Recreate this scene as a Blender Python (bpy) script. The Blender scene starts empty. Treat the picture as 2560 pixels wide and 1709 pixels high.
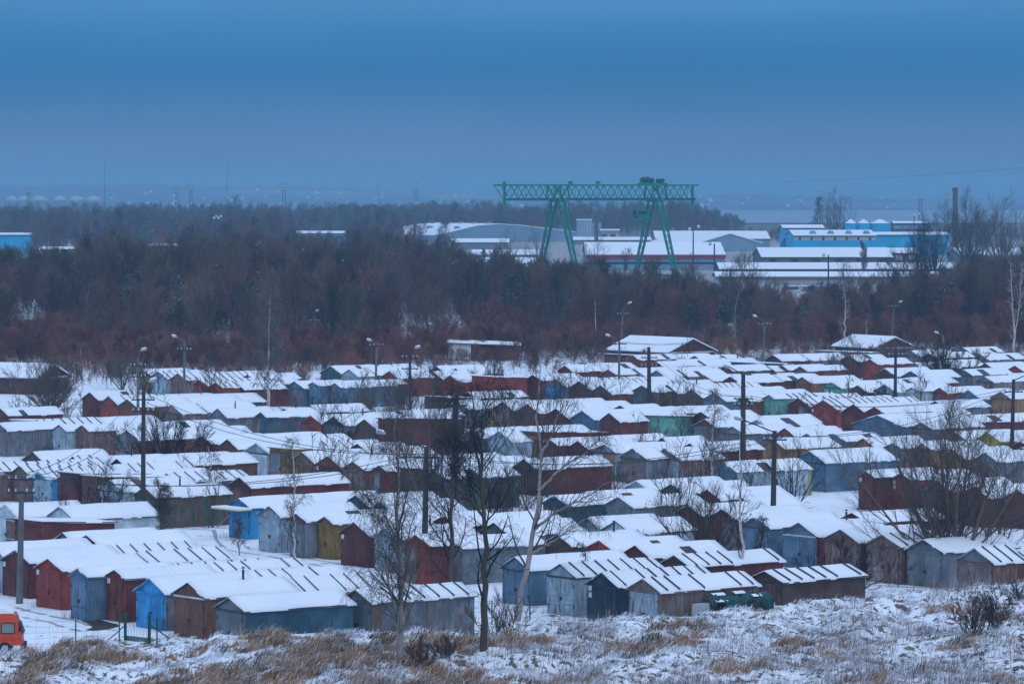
import bpy, math, random
import numpy as np
from mathutils import Vector, Matrix

S = bpy.context.scene
COL = S.collection
R = math.radians
F = 10640.0      # focal length in photo pixels (2560 wide)
H = 22.0         # camera height in metres
HY = 480.0       # photo row of the horizon
CX = 1280.0
K = 640.0 / 2349.0

# ------------------------------------------------------------------ camera
cam_d = bpy.data.cameras.new("camera")
cam_d.sensor_width = 36.0
cam_d.lens = 36.0 * F / 2560.0
cam_d.shift_y = -(854.5 - HY) / 2560.0
cam_d.clip_start = 1.0
cam_d.clip_end = 40000.0
cam = bpy.data.objects.new("camera", cam_d)
cam.location = (0, 0, H)
cam.rotation_euler = (R(90), 0, 0)
COL.objects.link(cam)
S.camera = cam

# ------------------------------------------------------------------ world: dusk overcast
W = bpy.data.worlds.new("World")
S.world = W
W.use_nodes = True
nt = W.node_tree
for n in list(nt.nodes):
    nt.nodes.remove(n)
out = nt.nodes.new("ShaderNodeOutputWorld")
bg_cloud = nt.nodes.new("ShaderNodeBackground")
bg_sky = nt.nodes.new("ShaderNodeBackground")
add = nt.nodes.new("ShaderNodeAddShader")
sky = nt.nodes.new("ShaderNodeTexSky")
sky.sky_type = 'NISHITA'
sky.sun_disc = False
sky.sun_elevation = R(32)
sky.sun_rotation = R(200)
sky.air_density = 2.0
sky.dust_density = 3.0
bg_sky.inputs['Strength'].default_value = 0.006
nt.links.new(sky.outputs[0], bg_sky.inputs[0])
tc = nt.nodes.new("ShaderNodeTexCoord")
sep = nt.nodes.new("ShaderNodeSeparateXYZ")
nt.links.new(tc.outputs['Generated'], sep.inputs[0])
# long soft cloud banks: elevation gently displaced by stretched noise
mp = nt.nodes.new("ShaderNodeMapping")
mp.inputs['Scale'].default_value = (7.0, 7.0, 60.0)
nz = nt.nodes.new("ShaderNodeTexNoise")
nz.inputs['Scale'].default_value = 1.0
nz.inputs['Detail'].default_value = 4.0
nt.links.new(tc.outputs['Generated'], mp.inputs[0])
nt.links.new(mp.outputs[0], nz.inputs['Vector'])
m1 = nt.nodes.new("ShaderNodeMath"); m1.operation = 'MULTIPLY_ADD'
m1.inputs[1].default_value = 0.006
m1.inputs[2].default_value = -0.003
nt.links.new(nz.outputs[0], m1.inputs[0])
m2 = nt.nodes.new("ShaderNodeMath"); m2.operation = 'ADD'
nt.links.new(sep.outputs[2], m2.inputs[0]); nt.links.new(m1.outputs[0], m2.inputs[1])
m3 = nt.nodes.new("ShaderNodeMath"); m3.operation = 'SQRT'   # sqrt spreads the low elevations over the ramp
m4 = nt.nodes.new("ShaderNodeMath"); m4.operation = 'MAXIMUM'; m4.inputs[1].default_value = 0.0
nt.links.new(m2.outputs[0], m4.inputs[0]); nt.links.new(m4.outputs[0], m3.inputs[0])
ramp = nt.nodes.new("ShaderNodeValToRGB")
SKY = [(0.000, (0.086, 0.208, 0.405)), (0.0090, (0.092, 0.208, 0.400)), (0.0140, (0.080, 0.197, 0.395)),
       (0.0210, (0.044, 0.178, 0.398)), (0.030, (0.019, 0.168, 0.408)), (0.038, (0.030, 0.202, 0.465)),
       (0.046, (0.058, 0.245, 0.530)), (0.10, (0.14, 0.38, 0.70)),
       (0.35, (0.34, 0.55, 0.90)), (1.0, (0.66, 0.84, 1.20))]
el = ramp.color_ramp.elements
while len(el) < len(SKY):
    el.new(0.5)
for e, (p, c) in zip(el, SKY):
    e.position = math.sqrt(p)
    e.color = (*c, 1)
nt.links.new(m3.outputs[0], ramp.inputs[0])
mp2 = nt.nodes.new("ShaderNodeMapping"); mp2.inputs['Scale'].default_value = (10.0, 10.0, 45.0)
nz2 = nt.nodes.new("ShaderNodeTexNoise"); nz2.inputs['Scale'].default_value = 1.0; nz2.inputs['Detail'].default_value = 6.0; nz2.inputs['Roughness'].default_value = 0.6
nt.links.new(tc.outputs['Generated'], mp2.inputs[0]); nt.links.new(mp2.outputs[0], nz2.inputs['Vector'])
mr = nt.nodes.new("ShaderNodeMapRange"); mr.inputs[1].default_value = .3; mr.inputs[2].default_value = .7; mr.inputs[3].default_value = .95; mr.inputs[4].default_value = 1.05
nt.links.new(nz2.outputs[0], mr.inputs[0])
mv = nt.nodes.new("ShaderNodeVectorMath"); mv.operation = 'SCALE'
nt.links.new(ramp.outputs[0], mv.inputs[0]); nt.links.new(mr.outputs[0], mv.inputs['Scale'])
nt.links.new(mv.outputs[0], bg_cloud.inputs[0])
bg_cloud.inputs['Strength'].default_value = 1.0
nt.links.new(bg_cloud.outputs[0], add.inputs[0]); nt.links.new(bg_sky.outputs[0], add.inputs[1])
nt.links.new(add.outputs[0], out.inputs[0])

# ------------------------------------------------------------------ sun behind the overcast
sun_d = bpy.data.lights.new("sun", 'SUN')
sun_d.energy = 0.55
sun_d.angle = R(40)
sun_d.color = (1.0, 0.95, 0.9)
sun = bpy.data.objects.new("sun", sun_d)
sun.rotation_euler = (R(58), 0, R(200 - 180))
sun.location = (0, -50, 300)
COL.objects.link(sun)

S.view_settings.view_transform = 'Standard'
S.view_settings.look = 'None'
S.view_settings.exposure = 0.0
S.view_settings.gamma = 1.0
S.view_settings.use_curve_mapping = False
S.cycles.max_bounces = 4
S.cycles.diffuse_bounces = 2
S.cycles.glossy_bounces = 2
S.cycles.volume_bounces = 0
S.cycles.transparent_max_bounces = 6
S.cycles.use_denoising = True

# ------------------------------------------------------------------ helpers
ZONES = {}
for i, ox in enumerate((0, 640, 1280, 1920)):
    ZONES['A%d' % (i + 1)] = (ox, 1000)
    ZONES['B%d' % (i + 1)] = (ox, 1282)
    ZONES['C%d' % (i + 1)] = (ox, 750)
    ZONES['D%d' % (i + 1)] = (ox, 400)
ZONES['D3'] = (1200, 400)

def px(zone, x, y):
    o = ZONES[zone]
    return o[0] + x * K, o[1] + y * K

def ground(sx, sy, z=0.0):
    Y = F * (H - z) / (sy - HY)
    return (sx - CX) / F * Y, Y

def at(sx, sy, Y):
    return Vector(((sx - CX) / F * Y, Y, H - (sy - HY) / F * Y))

def tag(o, label=None, cat=None, group=None, kind=None):
    if label: o['label'] = label
    if cat: o['category'] = cat
    if group: o['group'] = group
    if kind: o['kind'] = kind
    return o

def empty(name, loc=(0, 0, 0), rz=0.0):
    o = bpy.data.objects.new(name, None)
    o.empty_display_size = 0.2
    o.location = loc
    o.rotation_euler = (0, 0, rz)
    COL.objects.link(o)
    return o

def copy_tree(o, parent=None):
    c = o.copy(); COL.objects.link(c)
    if parent is not None: c.parent = parent
    for ch in list(o.children): copy_tree(ch, c)
    return c

def link(name, me, m=None, parent=None):
    o = bpy.data.objects.new(name, me)
    if m is not None and not me.materials: me.materials.append(m)
    if parent is not None: o.parent = parent
    COL.objects.link(o)
    return o

class MB:
    def __init__(s):
        s.v = []; s.f = []; s.m = []
    def add(s, vs, fs, mi=0):
        b = len(s.v)
        s.v.extend(tuple(v) for v in vs)
        for f in fs:
            s.f.append(tuple(b + i for i in f)); s.m.append(mi)
    def box(s, x0, y0, z0, x1, y1, z1, mi=0):
        s.add([(x0, y0, z0), (x1, y0, z0), (x1, y1, z0), (x0, y1, z0), (x0, y0, z1), (x1, y0, z1), (x1, y1, z1), (x0, y1, z1)],
              [(0, 3, 2, 1), (4, 5, 6, 7), (0, 1, 5, 4), (1, 2, 6, 5), (2, 3, 7, 6), (3, 0, 4, 7)], mi)
    def prism(s, prof, y0, y1, mi=0):      # profile in x,z extruded along y
        n = len(prof)
        vs = [(x, y0, z) for x, z in prof] + [(x, y1, z) for x, z in prof]
        fs = [tuple(range(n)), tuple(range(2 * n - 1, n - 1, -1))]
        fs += [(i, n + i, n + (i + 1) % n, (i + 1) % n) for i in range(n)]
        s.add(vs, fs, mi)
    def tube(s, p0, p1, r0, r1=None, n=8, mi=0, caps=True):
        p0 = Vector(p0); p1 = Vector(p1); r1 = r0 if r1 is None else r1
        d = (p1 - p0).normalized()
        a = d.cross(Vector((0, 0, 1)) if abs(d.z) < .9 else Vector((1, 0, 0))).normalized(); b = d.cross(a)
        vs = []
        for p, r in ((p0, r0), (p1, r1)):
            for i in range(n):
                t = 2 * math.pi * i / n
                vs.append(p + a * (r * math.cos(t)) + b * (r * math.sin(t)))
        fs = [(i, (i + 1) % n, n + (i + 1) % n, n + i) for i in range(n)]
        if caps: fs += [tuple(range(n - 1, -1, -1)), tuple(range(n, 2 * n))]
        s.add(vs, fs, mi)
    def beam(s, p0, p1, w, h=None, mi=0):
        p0 = Vector(p0); p1 = Vector(p1); h = w if h is None else h
        d = (p1 - p0).normalized()
        a = d.cross(Vector((0, 0, 1)) if abs(d.z) < .95 else Vector((0, 1, 0))).normalized(); b = a.cross(d)
        vs = []
        for p in (p0, p1):
            for i, j in ((-1, -1), (1, -1), (1, 1), (-1, 1)):
                vs.append(p + a * (w / 2 * i) + b * (h / 2 * j))
        s.add(vs, [(3, 2, 1, 0), (4, 5, 6, 7), (0, 1, 5, 4), (1, 2, 6, 5), (2, 3, 7, 6), (3, 0, 4, 7)], mi)
    def mesh(s, name):
        me = bpy.data.meshes.new(name)
        me.from_pydata(s.v, [], s.f)
        if any(s.m): me.polygons.foreach_set('material_index', s.m)
        me.update()
        return me
    def build(s, name, m, parent=None):
        me = s.mesh(name)
        for x in (m if isinstance(m, (list, tuple)) else [m]): me.materials.append(x)
        return link(name, me, None, parent)

def np_mesh(name, verts, quads, smooth=False):
    me = bpy.data.meshes.new(name)
    k = quads.shape[1]
    me.vertices.add(len(verts)); me.vertices.foreach_set('co', np.ascontiguousarray(verts, dtype=np.float32).ravel())
    me.loops.add(quads.size); me.loops.foreach_set('vertex_index', np.ascontiguousarray(quads, dtype=np.int32).ravel())
    me.polygons.add(len(quads))
    me.polygons.foreach_set('loop_start', np.arange(0, quads.size, k, dtype=np.int32))
    if smooth: me.polygons.foreach_set('use_smooth', np.ones(len(quads), dtype=bool))
    me.update(calc_edges=True)
    return me

UNIT = {}
def beam_obj(name, p0, p1, w, h, m, parent=None):
    """A straight bar as an object of its own that shares one unit mesh with its likes."""
    if m.name not in UNIT:
        b = MB(); b.box(-.5, -.5, 0, .5, .5, 1); me = b.mesh('bar'); me.materials.append(m); UNIT[m.name] = me
    o = bpy.data.objects.new(name, UNIT[m.name])
    p0 = Vector(p0); d = Vector(p1) - p0
    o.location = p0
    o.rotation_mode = 'QUATERNION'
    o.rotation_quaternion = d.to_track_quat('Z', 'Y')
    o.scale = (w, h, d.length)
    if parent is not None: o.parent = parent
    COL.objects.link(o)
    return o

# ------------------------------------------------------------------ materials
MATS = {}
def nodes_of(name, rough=0.8):
    m = bpy.data.materials.new(name); m.use_nodes = True
    b = m.node_tree.nodes['Principled BSDF']
    b.inputs['Roughness'].default_value = rough
    b.inputs['Specular IOR Level'].default_value = 0.25
    return m, m.node_tree, b

def nd(t, kind, **kw):
    n = t.nodes.new(kind)
    for k, v in kw.items(): setattr(n, k, v)
    return n

def noise(t, vec, scale, detail=3.0, dist=0.0):
    n = nd(t, 'ShaderNodeTexNoise')
    n.inputs['Scale'].default_value = scale; n.inputs['Detail'].default_value = detail; n.inputs['Distortion'].default_value = dist
    if vec is not None: t.links.new(vec, n.inputs['Vector'])
    return n.outputs[0]

def rampf(t, src, a, b, lo=0.0, hi=1.0):
    n = nd(t, 'ShaderNodeMapRange'); n.clamp = True
    n.inputs[1].default_value = a; n.inputs[2].default_value = b; n.inputs[3].default_value = lo; n.inputs[4].default_value = hi
    t.links.new(src, n.inputs[0]); return n.outputs[0]

def mixc(t, fac, c1, c2, mode='MIX'):
    n = nd(t, 'ShaderNodeMix', data_type='RGBA', blend_type=mode)
    for i, c in ((6, c1), (7, c2)):
        if isinstance(c, tuple): n.inputs[i].default_value = (*c, 1)
        else: t.links.new(c, n.inputs[i])
    if isinstance(fac, float): n.inputs[0].default_value = fac
    else: t.links.new(fac, n.inputs[0])
    return n.outputs[2]

def obj_vec(t, scale=(1, 1, 1), jitter=True):
    c = nd(t, 'ShaderNodeTexCoord'); v = c.outputs['Object']
    if jitter:
        i = nd(t, 'ShaderNodeObjectInfo'); mu = nd(t, 'ShaderNodeVectorMath', operation='MULTIPLY_ADD')
        cb = nd(t, 'ShaderNodeCombineXYZ')
        for k in range(3): t.links.new(i.outputs['Random'], cb.inputs[k])
        mu.inputs[1].default_value = (61, 47, 31); t.links.new(cb.outputs[0], mu.inputs[0]); t.links.new(v, mu.inputs[2])
        v = mu.outputs[0]
    m = nd(t, 'ShaderNodeMapping'); m.inputs['Scale'].default_value = scale
    t.links.new(v, m.inputs[0]); return m.outputs[0]

def pos_vec(t, scale=(1, 1, 1)):
    g = nd(t, 'ShaderNodeNewGeometry'); m = nd(t, 'ShaderNodeMapping'); m.inputs['Scale'].default_value = scale
    t.links.new(g.outputs['Position'], m.inputs[0]); return m.outputs[0], g

def painted(name, col, rust=0.35, rough=0.7, rustcol=(0.105, 0.046, 0.027)):
    """Old sheet-metal paint: streaks, faded patches, rust in its own shapes."""
    m, t, b = nodes_of(name, rough)
    st = obj_vec(t, (4.6, 4.6, 0.8)); bl = obj_vec(t, (0.9, 0.9, 0.9)); fi = obj_vec(t, (9, 9, 2.2))
    fade = mixc(t, rampf(t, noise(t, bl, 1.0, 3), .35, .7), tuple(c * 0.66 for c in col), tuple(min(1, c * 1.32 + .014) for c in col))
    grime = mixc(t, rampf(t, noise(t, fi, 1.0, 5), .42, .72, 0, .6), fade, tuple(c * .5 + .008 for c in col))
    i = nd(t, 'ShaderNodeObjectInfo')
    amt = nd(t, 'ShaderNodeMath', operation='MULTIPLY_ADD'); amt.inputs[1].default_value = .22; amt.inputs[2].default_value = rust - .15
    t.links.new(i.outputs['Random'], amt.inputs[0])
    s1 = nd(t, 'ShaderNodeMath', operation='ADD'); t.links.new(noise(t, st, 1.0, 5, .4), s1.inputs[0]); t.links.new(amt.outputs[0], s1.inputs[1])
    r2 = mixc(t, rampf(t, noise(t, fi, .6, 3), .35, .65), rustcol, tuple(min(1, c * 2.0) for c in rustcol))
    c = mixc(t, rampf(t, s1.outputs[0], .88, 1.0, 0, .9), grime, r2)
    t.links.new(c, b.inputs['Base Color'])
    MATS[name] = m; return m

def plain(name, col, rough=0.8, var=0.25, sc=(1.5, 1.5, 1.5), metal=0.0):
    m, t, b = nodes_of(name, rough)
    v = noise(t, obj_vec(t, sc), 1.0, 4)
    t.links.new(mixc(t, rampf(t, v, .3, .7), tuple(c * (1 - var) for c in col), tuple(min(1, c * (1 + var)) for c in col)), b.inputs['Base Color'])
    b.inputs['Metallic'].default_value = metal
    MATS[name] = m; return m

def snowy(name, col, thr=0.35, soft=.35, snow=(.74, .77, .82), amount=1.0, var=.3):
    """Bark, twigs, needles: the thing's colour, with snow lying on the faces that look up."""
    m, t, b = nodes_of(name, .9)
    p, g = pos_vec(t, (1.3, 1.3, 1.3))
    v = noise(t, p, 1.0, 3)
    base = mixc(t, rampf(t, v, .3, .7), tuple(c * (1 - var) for c in col), tuple(c * (1 + var) for c in col))
    io = nd(t, 'ShaderNodeObjectInfo'); base = mixc(t, io.outputs['Random'], mixc(t, .60, base, (0, 0, 0)), mixc(t, .24, base, (.5, .36, .28)))
    sx = nd(t, 'ShaderNodeSeparateXYZ'); t.links.new(g.outputs['Normal'], sx.inputs[0])
    f = rampf(t, sx.outputs[2], thr, thr + soft, 0, amount)
    t.links.new(mixc(t, f, base, snow), b.inputs['Base Color'])
    MATS[name] = m; return m

def m_snow():
    m, t, b = nodes_of('snow_cover', .65)
    p, g = pos_vec(t, (.35, .35, .35)); q, _ = pos_vec(t, (4, 4, 4))
    c = mixc(t, rampf(t, noise(t, p, 1, 4), .3, .7), (.80, .83, .88), (.88, .90, .93))
    c = mixc(t, rampf(t, noise(t, q, 1, 4), .66, .80, 0, .35), c, (.42, .42, .44))
    # on some roofs the ribs of the sheet show through thin snow
    oc_ = nd(t, 'ShaderNodeTexCoord'); oi = nd(t, 'ShaderNodeObjectInfo'); sp_ = nd(t, 'ShaderNodeSeparateXYZ'); t.links.new(oc_.outputs['Object'], sp_.inputs[0])
    fr = nd(t, 'ShaderNodeMath', operation='MULTIPLY'); fr.inputs[1].default_value = 2.9; t.links.new(sp_.outputs[1], fr.inputs[0])
    fc = nd(t, 'ShaderNodeMath', operation='FRACT'); t.links.new(fr.outputs[0], fc.inputs[0])
    ln = rampf(t, fc.outputs[0], .10, .02, 0, 1); pick = rampf(t, oi.outputs['Random'], .70, .74, 0, .5)
    brk = rampf(t, noise(t, p, 2.2, 3), .48, .6); mm = nd(t, 'ShaderNodeMath', operation='MULTIPLY'); t.links.new(ln, mm.inputs[0]); t.links.new(pick, mm.inputs[1])
    m5 = nd(t, 'ShaderNodeMath', operation='MULTIPLY'); t.links.new(mm.outputs[0], m5.inputs[0]); t.links.new(brk, m5.inputs[1])
    c = mixc(t, m5.outputs[0], c, (.20, .20, .22))
    t.links.new(c, b.inputs['Base Color'])
    bp = nd(t, 'ShaderNodeBump'); bp.inputs['Strength'].default_value = .25; bp.inputs['Distance'].default_value = .05
    t.links.new(noise(t, q, .6, 4), bp.inputs['Height']); t.links.new(bp.outputs[0], b.inputs['Normal'])
    MATS['snow'] = m; return m
SNOW = m_snow()

PAL = {  # code: (base colour, rust share, words)
    'dr': ((.130, .029, .026), .30, 'dark red'), 'rd': ((.275, .048, .036), .28, 'bright red'), 'rb': ((.190, .058, .036), .36, 'reddish brown'),
    'gy': ((.165, .190, .220), .36, 'grey'), 'lb': ((.330, .430, .500), .28, 'pale blue-grey'), 'bl': ((.040, .270, .560), .26, 'bright blue'),
    'tl': ((.040, .105, .150), .34, 'dark teal'), 'gn': ((.058, .105, .085), .38, 'dark green'), 'mi': ((.150, .370, .300), .28, 'mint green'),
    'ru': ((.190, .160, .155), .50, 'rust-streaked'), 'oc': ((.270, .175, .040), .38, 'ochre'), 'wh': ((.520, .600, .660), .26, 'whitish'),
    'br': ((.085, .052, .046), .40, 'dark brown'), 'yl': ((.480, .420, .060), .30, 'lemon yellow'), 'or': ((.330, .185, .095), .42, 'orange-tan'),
    'rr': ((.150, .072, .052), .50, 'rusty brown'),
    'dk': ((.024, .046, .074), .26, 'navy'), 'sb': ((.105, .185, .270), .22, 'steel-blue'), 'pk': ((.240, .185, .180), .45, 'rust-pink')}
for k_, (c_, r_, w_) in PAL.items(): painted('paint_' + w_.replace(' ', '_').replace('-', '_'), c_, r_); PAL[k_] = (c_, r_, w_, MATS['paint_' + w_.replace(' ', '_').replace('-', '_')])
def paint(c): return PAL[c][3]
plain('tin_dark', (.06, .065, .075), .6); plain('concrete', (.13, .13, .135), .85); plain('batten_grey', (.17, .17, .185), .8); plain('wood_pole', (.055, .045, .042), .9, .4, (6, 6, .5))
plain('plate_white', (.6, .62, .62), .6); plain('iron', (.035, .035, .04), .6); plain('glass_dark', (.03, .04, .05), .15)
plain('green_post', (.012, .075, .055), .5); plain('lamp_grey', (.35, .37, .4), .5); plain('porcelain', (.55, .56, .56), .3)
plain('crane_green', (.004, .235, .175), .5, .3); plain('brick_brown', (.13, .085, .08), .9, .3); plain('van_orange', (.62, .075, .03), .4, .12)
plain('tarp_green', (.010, .055, .055), .45, .4); plain('log_wood', (.24, .12, .05), .85, .4, (5, 5, 5)); plain('rubber', (.02, .02, .022), .8)
# ------------------------------------------------------------------ terrain
CREST = [(-200, 1650), (0, 1638), (200, 1612), (400, 1596), (545, 1582), (700, 1574), (880, 1566), (1000, 1562), (1200, 1570), (1300, 1560),
         (1420, 1536), (1560, 1522), (1700, 1516), (1900, 1497), (2000, 1480), (2150, 1472), (2300, 1457), (2450, 1442), (2560, 1436), (2760, 1430)]
CREST = [(a, b + (0 if a < 450 else 9 if a < 1200 else 20)) for a, b in CREST]     # the grass stands above the soil
def hc_at(sx): return float(np.interp(sx, [0, 430, 560, 1000, 1300, 2560], [0.5, 0.6, 1.35, 1.3, 1.0, 1.05]))     # the bank rises to the right of the gate
_cx = np.array([(sx - CX) / F * (F * (H - hc_at(sx)) / (sy - HY)) for sx, sy in CREST])
_cy = np.array([F * (H - hc_at(sx)) / (sy - HY) for sx, sy in CREST])
_ch = np.array([hc_at(sx) for sx, sy in CREST])

def vnoise(x, y, seed=0):
    x = np.asarray(x, dtype=np.float64); y = np.asarray(y, dtype=np.float64)
    xi = np.floor(x); yi = np.floor(y); fx = x - xi; fy = y - yi
    fx = fx * fx * (3 - 2 * fx); fy = fy * fy * (3 - 2 * fy)
    def h(a, b):
        t = np.sin(a * 127.1 + b * 311.7 + seed * 74.7) * 43758.5453
        return t - np.floor(t)
    return (h(xi, yi) * (1 - fx) + h(xi + 1, yi) * fx) * (1 - fy) + (h(xi, yi + 1) * (1 - fx) + h(xi + 1, yi + 1) * fx) * fy

def terrain(x, y):
    x = np.asarray(x, dtype=np.float64); y = np.asarray(y, dtype=np.float64)
    yc = np.interp(x, _cx, _cy)
    d = yc - y
    HC = np.interp(x, _cx, _ch)
    front = HC * (0.55 + 0.45 * np.exp(-np.maximum(d, 0) / 6.0)) + 0.75 * (vnoise(x * .40, y * .22, 3) - .5) * np.clip(d / 2.5, 0, 1) + .50 * (vnoise(x * 1.1, y * .6, 5) - .5) * np.clip(d + .8, 0, 1)
    back = HC * np.clip(1 + d / 2.2, 0, 1) ** 1.5
    z = np.where(d >= 0, front, back + .08 * (vnoise(x * 1.3, y * .7, 5) - .5) * np.clip(1 + d / 2.2, 0, 1))
    far = np.clip((y - 620) / 400, 0, 1)
    return z + .5 * far * (vnoise(x * .02, y * .01, 9) - .5)

def tz(x, y): return float(terrain(x, y))

def grid_sheet(name, ys, half, nx, m):
    xs = np.linspace(-1, 1, nx)
    V = []
    for y in ys:
        x = xs * half(y)
        V.append(np.stack([x, np.full(nx, y), terrain(x, y)], 1))
    V = np.concatenate(V); n = len(ys)
    i = np.arange((n - 1) * (nx - 1)); r = i // (nx - 1); c = i % (nx - 1); a = r * nx + c
    return np_mesh(name, V, np.stack([a, a + 1, a + nx + 1, a + nx], 1), True)

def m_ground():
    m, t, b = nodes_of('snowy_ground', .85)
    p, g = pos_vec(t, (.25, .25, .25)); q, _ = pos_vec(t, (1.6, 1.1, 1.6)); w, _ = pos_vec(t, (.02, .012, .02)); q2, _ = pos_vec(t, (.05, .05, .05))
    sx = nd(t, 'ShaderNodeSeparateXYZ'); t.links.new(g.outputs['Position'], sx.inputs[0])
    snow = mixc(t, rampf(t, noise(t, p, 1, 4), .3, .7), (.78, .81, .86), (.87, .89, .92))
    soil = mixc(t, rampf(t, noise(t, q, .8, 3), .35, .65), (.075, .055, .042), (.15, .105, .065))
    wood = rampf(t, sx.outputs[1], 512, 565, 0, .21)          # the wood floor beyond the yard shows more brown litter
    bk = nd(t, 'ShaderNodeMath', operation='MULTIPLY_ADD'); bk.inputs[1].default_value = -.69; t.links.new(sx.outputs[0], bk.inputs[0]); t.links.new(sx.outputs[1], bk.inputs[2])
    yard = rampf(t, bk.outputs[0], 223, 216, 0, .055)
    a1 = nd(t, 'ShaderNodeMath', operation='ADD'); t.links.new(noise(t, q, .7, 6), a1.inputs[0]); t.links.new(wood, a1.inputs[1])
    a2 = nd(t, 'ShaderNodeMath', operation='ADD'); t.links.new(a1.outputs[0], a2.inputs[0]); t.links.new(yard, a2.inputs[1])
    open_field = rampf(t, sx.outputs[1], 1900, 2600, 0, .14)
    a3 = nd(t, 'ShaderNodeMath', operation='ADD'); t.links.new(a2.outputs[0], a3.inputs[0]); t.links.new(open_field, a3.inputs[1])
    q3, _ = pos_vec(t, (3.4, 1.5, 3.4)); bank = rampf(t, bk.outputs[0], 222, 217, 0, .13)
    a4 = nd(t, 'ShaderNodeMath', operation='ADD'); t.links.new(noise(t, q3, 1.0, 5), a4.inputs[0]); t.links.new(bank, a4.inputs[1])
    c = mixc(t, rampf(t, a3.outputs[0], .62, .72), snow, soil)
    c = mixc(t, rampf(t, a4.outputs[0], .66, .74), c, soil)
    t.links.new(c, b.inputs['Base Color'])
    bp = nd(t, 'ShaderNodeBump'); bp.inputs['Strength'].default_value = .5; bp.inputs['Distance'].default_value = .12
    t.links.new(noise(t, q, 1.2, 5), bp.inputs['Height']); t.links.new(bp.outputs[0], b.inputs['Normal'])
    MATS['ground'] = m; return m
m_ground()
ys = np.concatenate([np.arange(150, 262, .45), np.arange(262, 700, 6), np.geomspace(700, 12000, 50)])
g_me = grid_sheet('ground', ys, lambda y: 70 + y * .16, 260, MATS['ground'])
tag(link('ground', g_me, MATS['ground']), kind='structure')

# lake ice beyond the town, seen as a pale band on the right
plain('lake_ice', (.22, .29, .36), .6, .08, (.002, .002, .002))
b = MB(); b.v = [(40, 2950, .6), (900, 2950, .6), (1500, 5000, .6), (-100, 5000, .6)]; b.f = [(0, 1, 2, 3)]; b.m = [0]
tag(b.build('lake', MATS['lake_ice']), kind='structure')

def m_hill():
    m, t, b = nodes_of('hill_woods_haze_blue', .95)
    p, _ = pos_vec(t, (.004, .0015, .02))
    t.links.new(mixc(t, rampf(t, noise(t, p, 1, 5), .50, .75), (.095, .150, .205), (.26, .33, .41)), b.inputs['Base Color'])  # snow-dusted woods, with the blue of distant haze painted into both colours
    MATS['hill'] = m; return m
m_hill()
def hill(name, Y0, Y1, prof, seed):
    xs = np.linspace(-1300, 1300, 160); n = len(xs)
    px_, pz_ = zip(*prof)
    sxx = CX + xs * F / Y1
    top = H - (np.interp(sxx, px_, pz_) - HY) / F * Y1
    top = top + 5.5 * (vnoise(xs * .012, 0 * xs, seed) - .5) + 2.5 * (vnoise(xs * .05, 0 * xs, seed + 1) - .5)
    rows = [(Y0, 0 * top), (Y0 + (Y1 - Y0) * .4, top * .45), (Y0 + (Y1 - Y0) * .75, top * .8), (Y1, top), (Y1 + 500, top * .6)]
    V = np.concatenate([np.stack([xs, np.full(n, y), np.maximum(z, -1)], 1) for y, z in rows])
    i = np.arange((len(rows) - 1) * (n - 1)); r = i // (n - 1); c = i % (n - 1); a = r * n + c
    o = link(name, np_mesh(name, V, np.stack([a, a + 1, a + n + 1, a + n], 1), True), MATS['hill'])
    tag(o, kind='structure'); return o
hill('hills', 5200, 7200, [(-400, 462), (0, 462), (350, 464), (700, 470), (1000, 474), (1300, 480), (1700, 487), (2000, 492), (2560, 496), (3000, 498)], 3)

# the air: one closed box of pale haze round the camera and everything built
hb = MB(); hb.box(-2600, -60, -2.5, 2600, 9000, 52)
hz, t, b0 = nodes_of('haze_air')
t.nodes.remove(b0)
pv = nd(t, 'ShaderNodeVolumePrincipled')
pv.inputs['Color'].default_value = (.40, .74, 1.0, 1)
pv.inputs['Density'].default_value = 2.0e-4
pv.inputs['Anisotropy'].default_value = 0.0
t.links.new(pv.outputs[0], t.nodes['Material Output'].inputs['Volume'])
tag(hb.build('haze', hz), kind='stuff')
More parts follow.
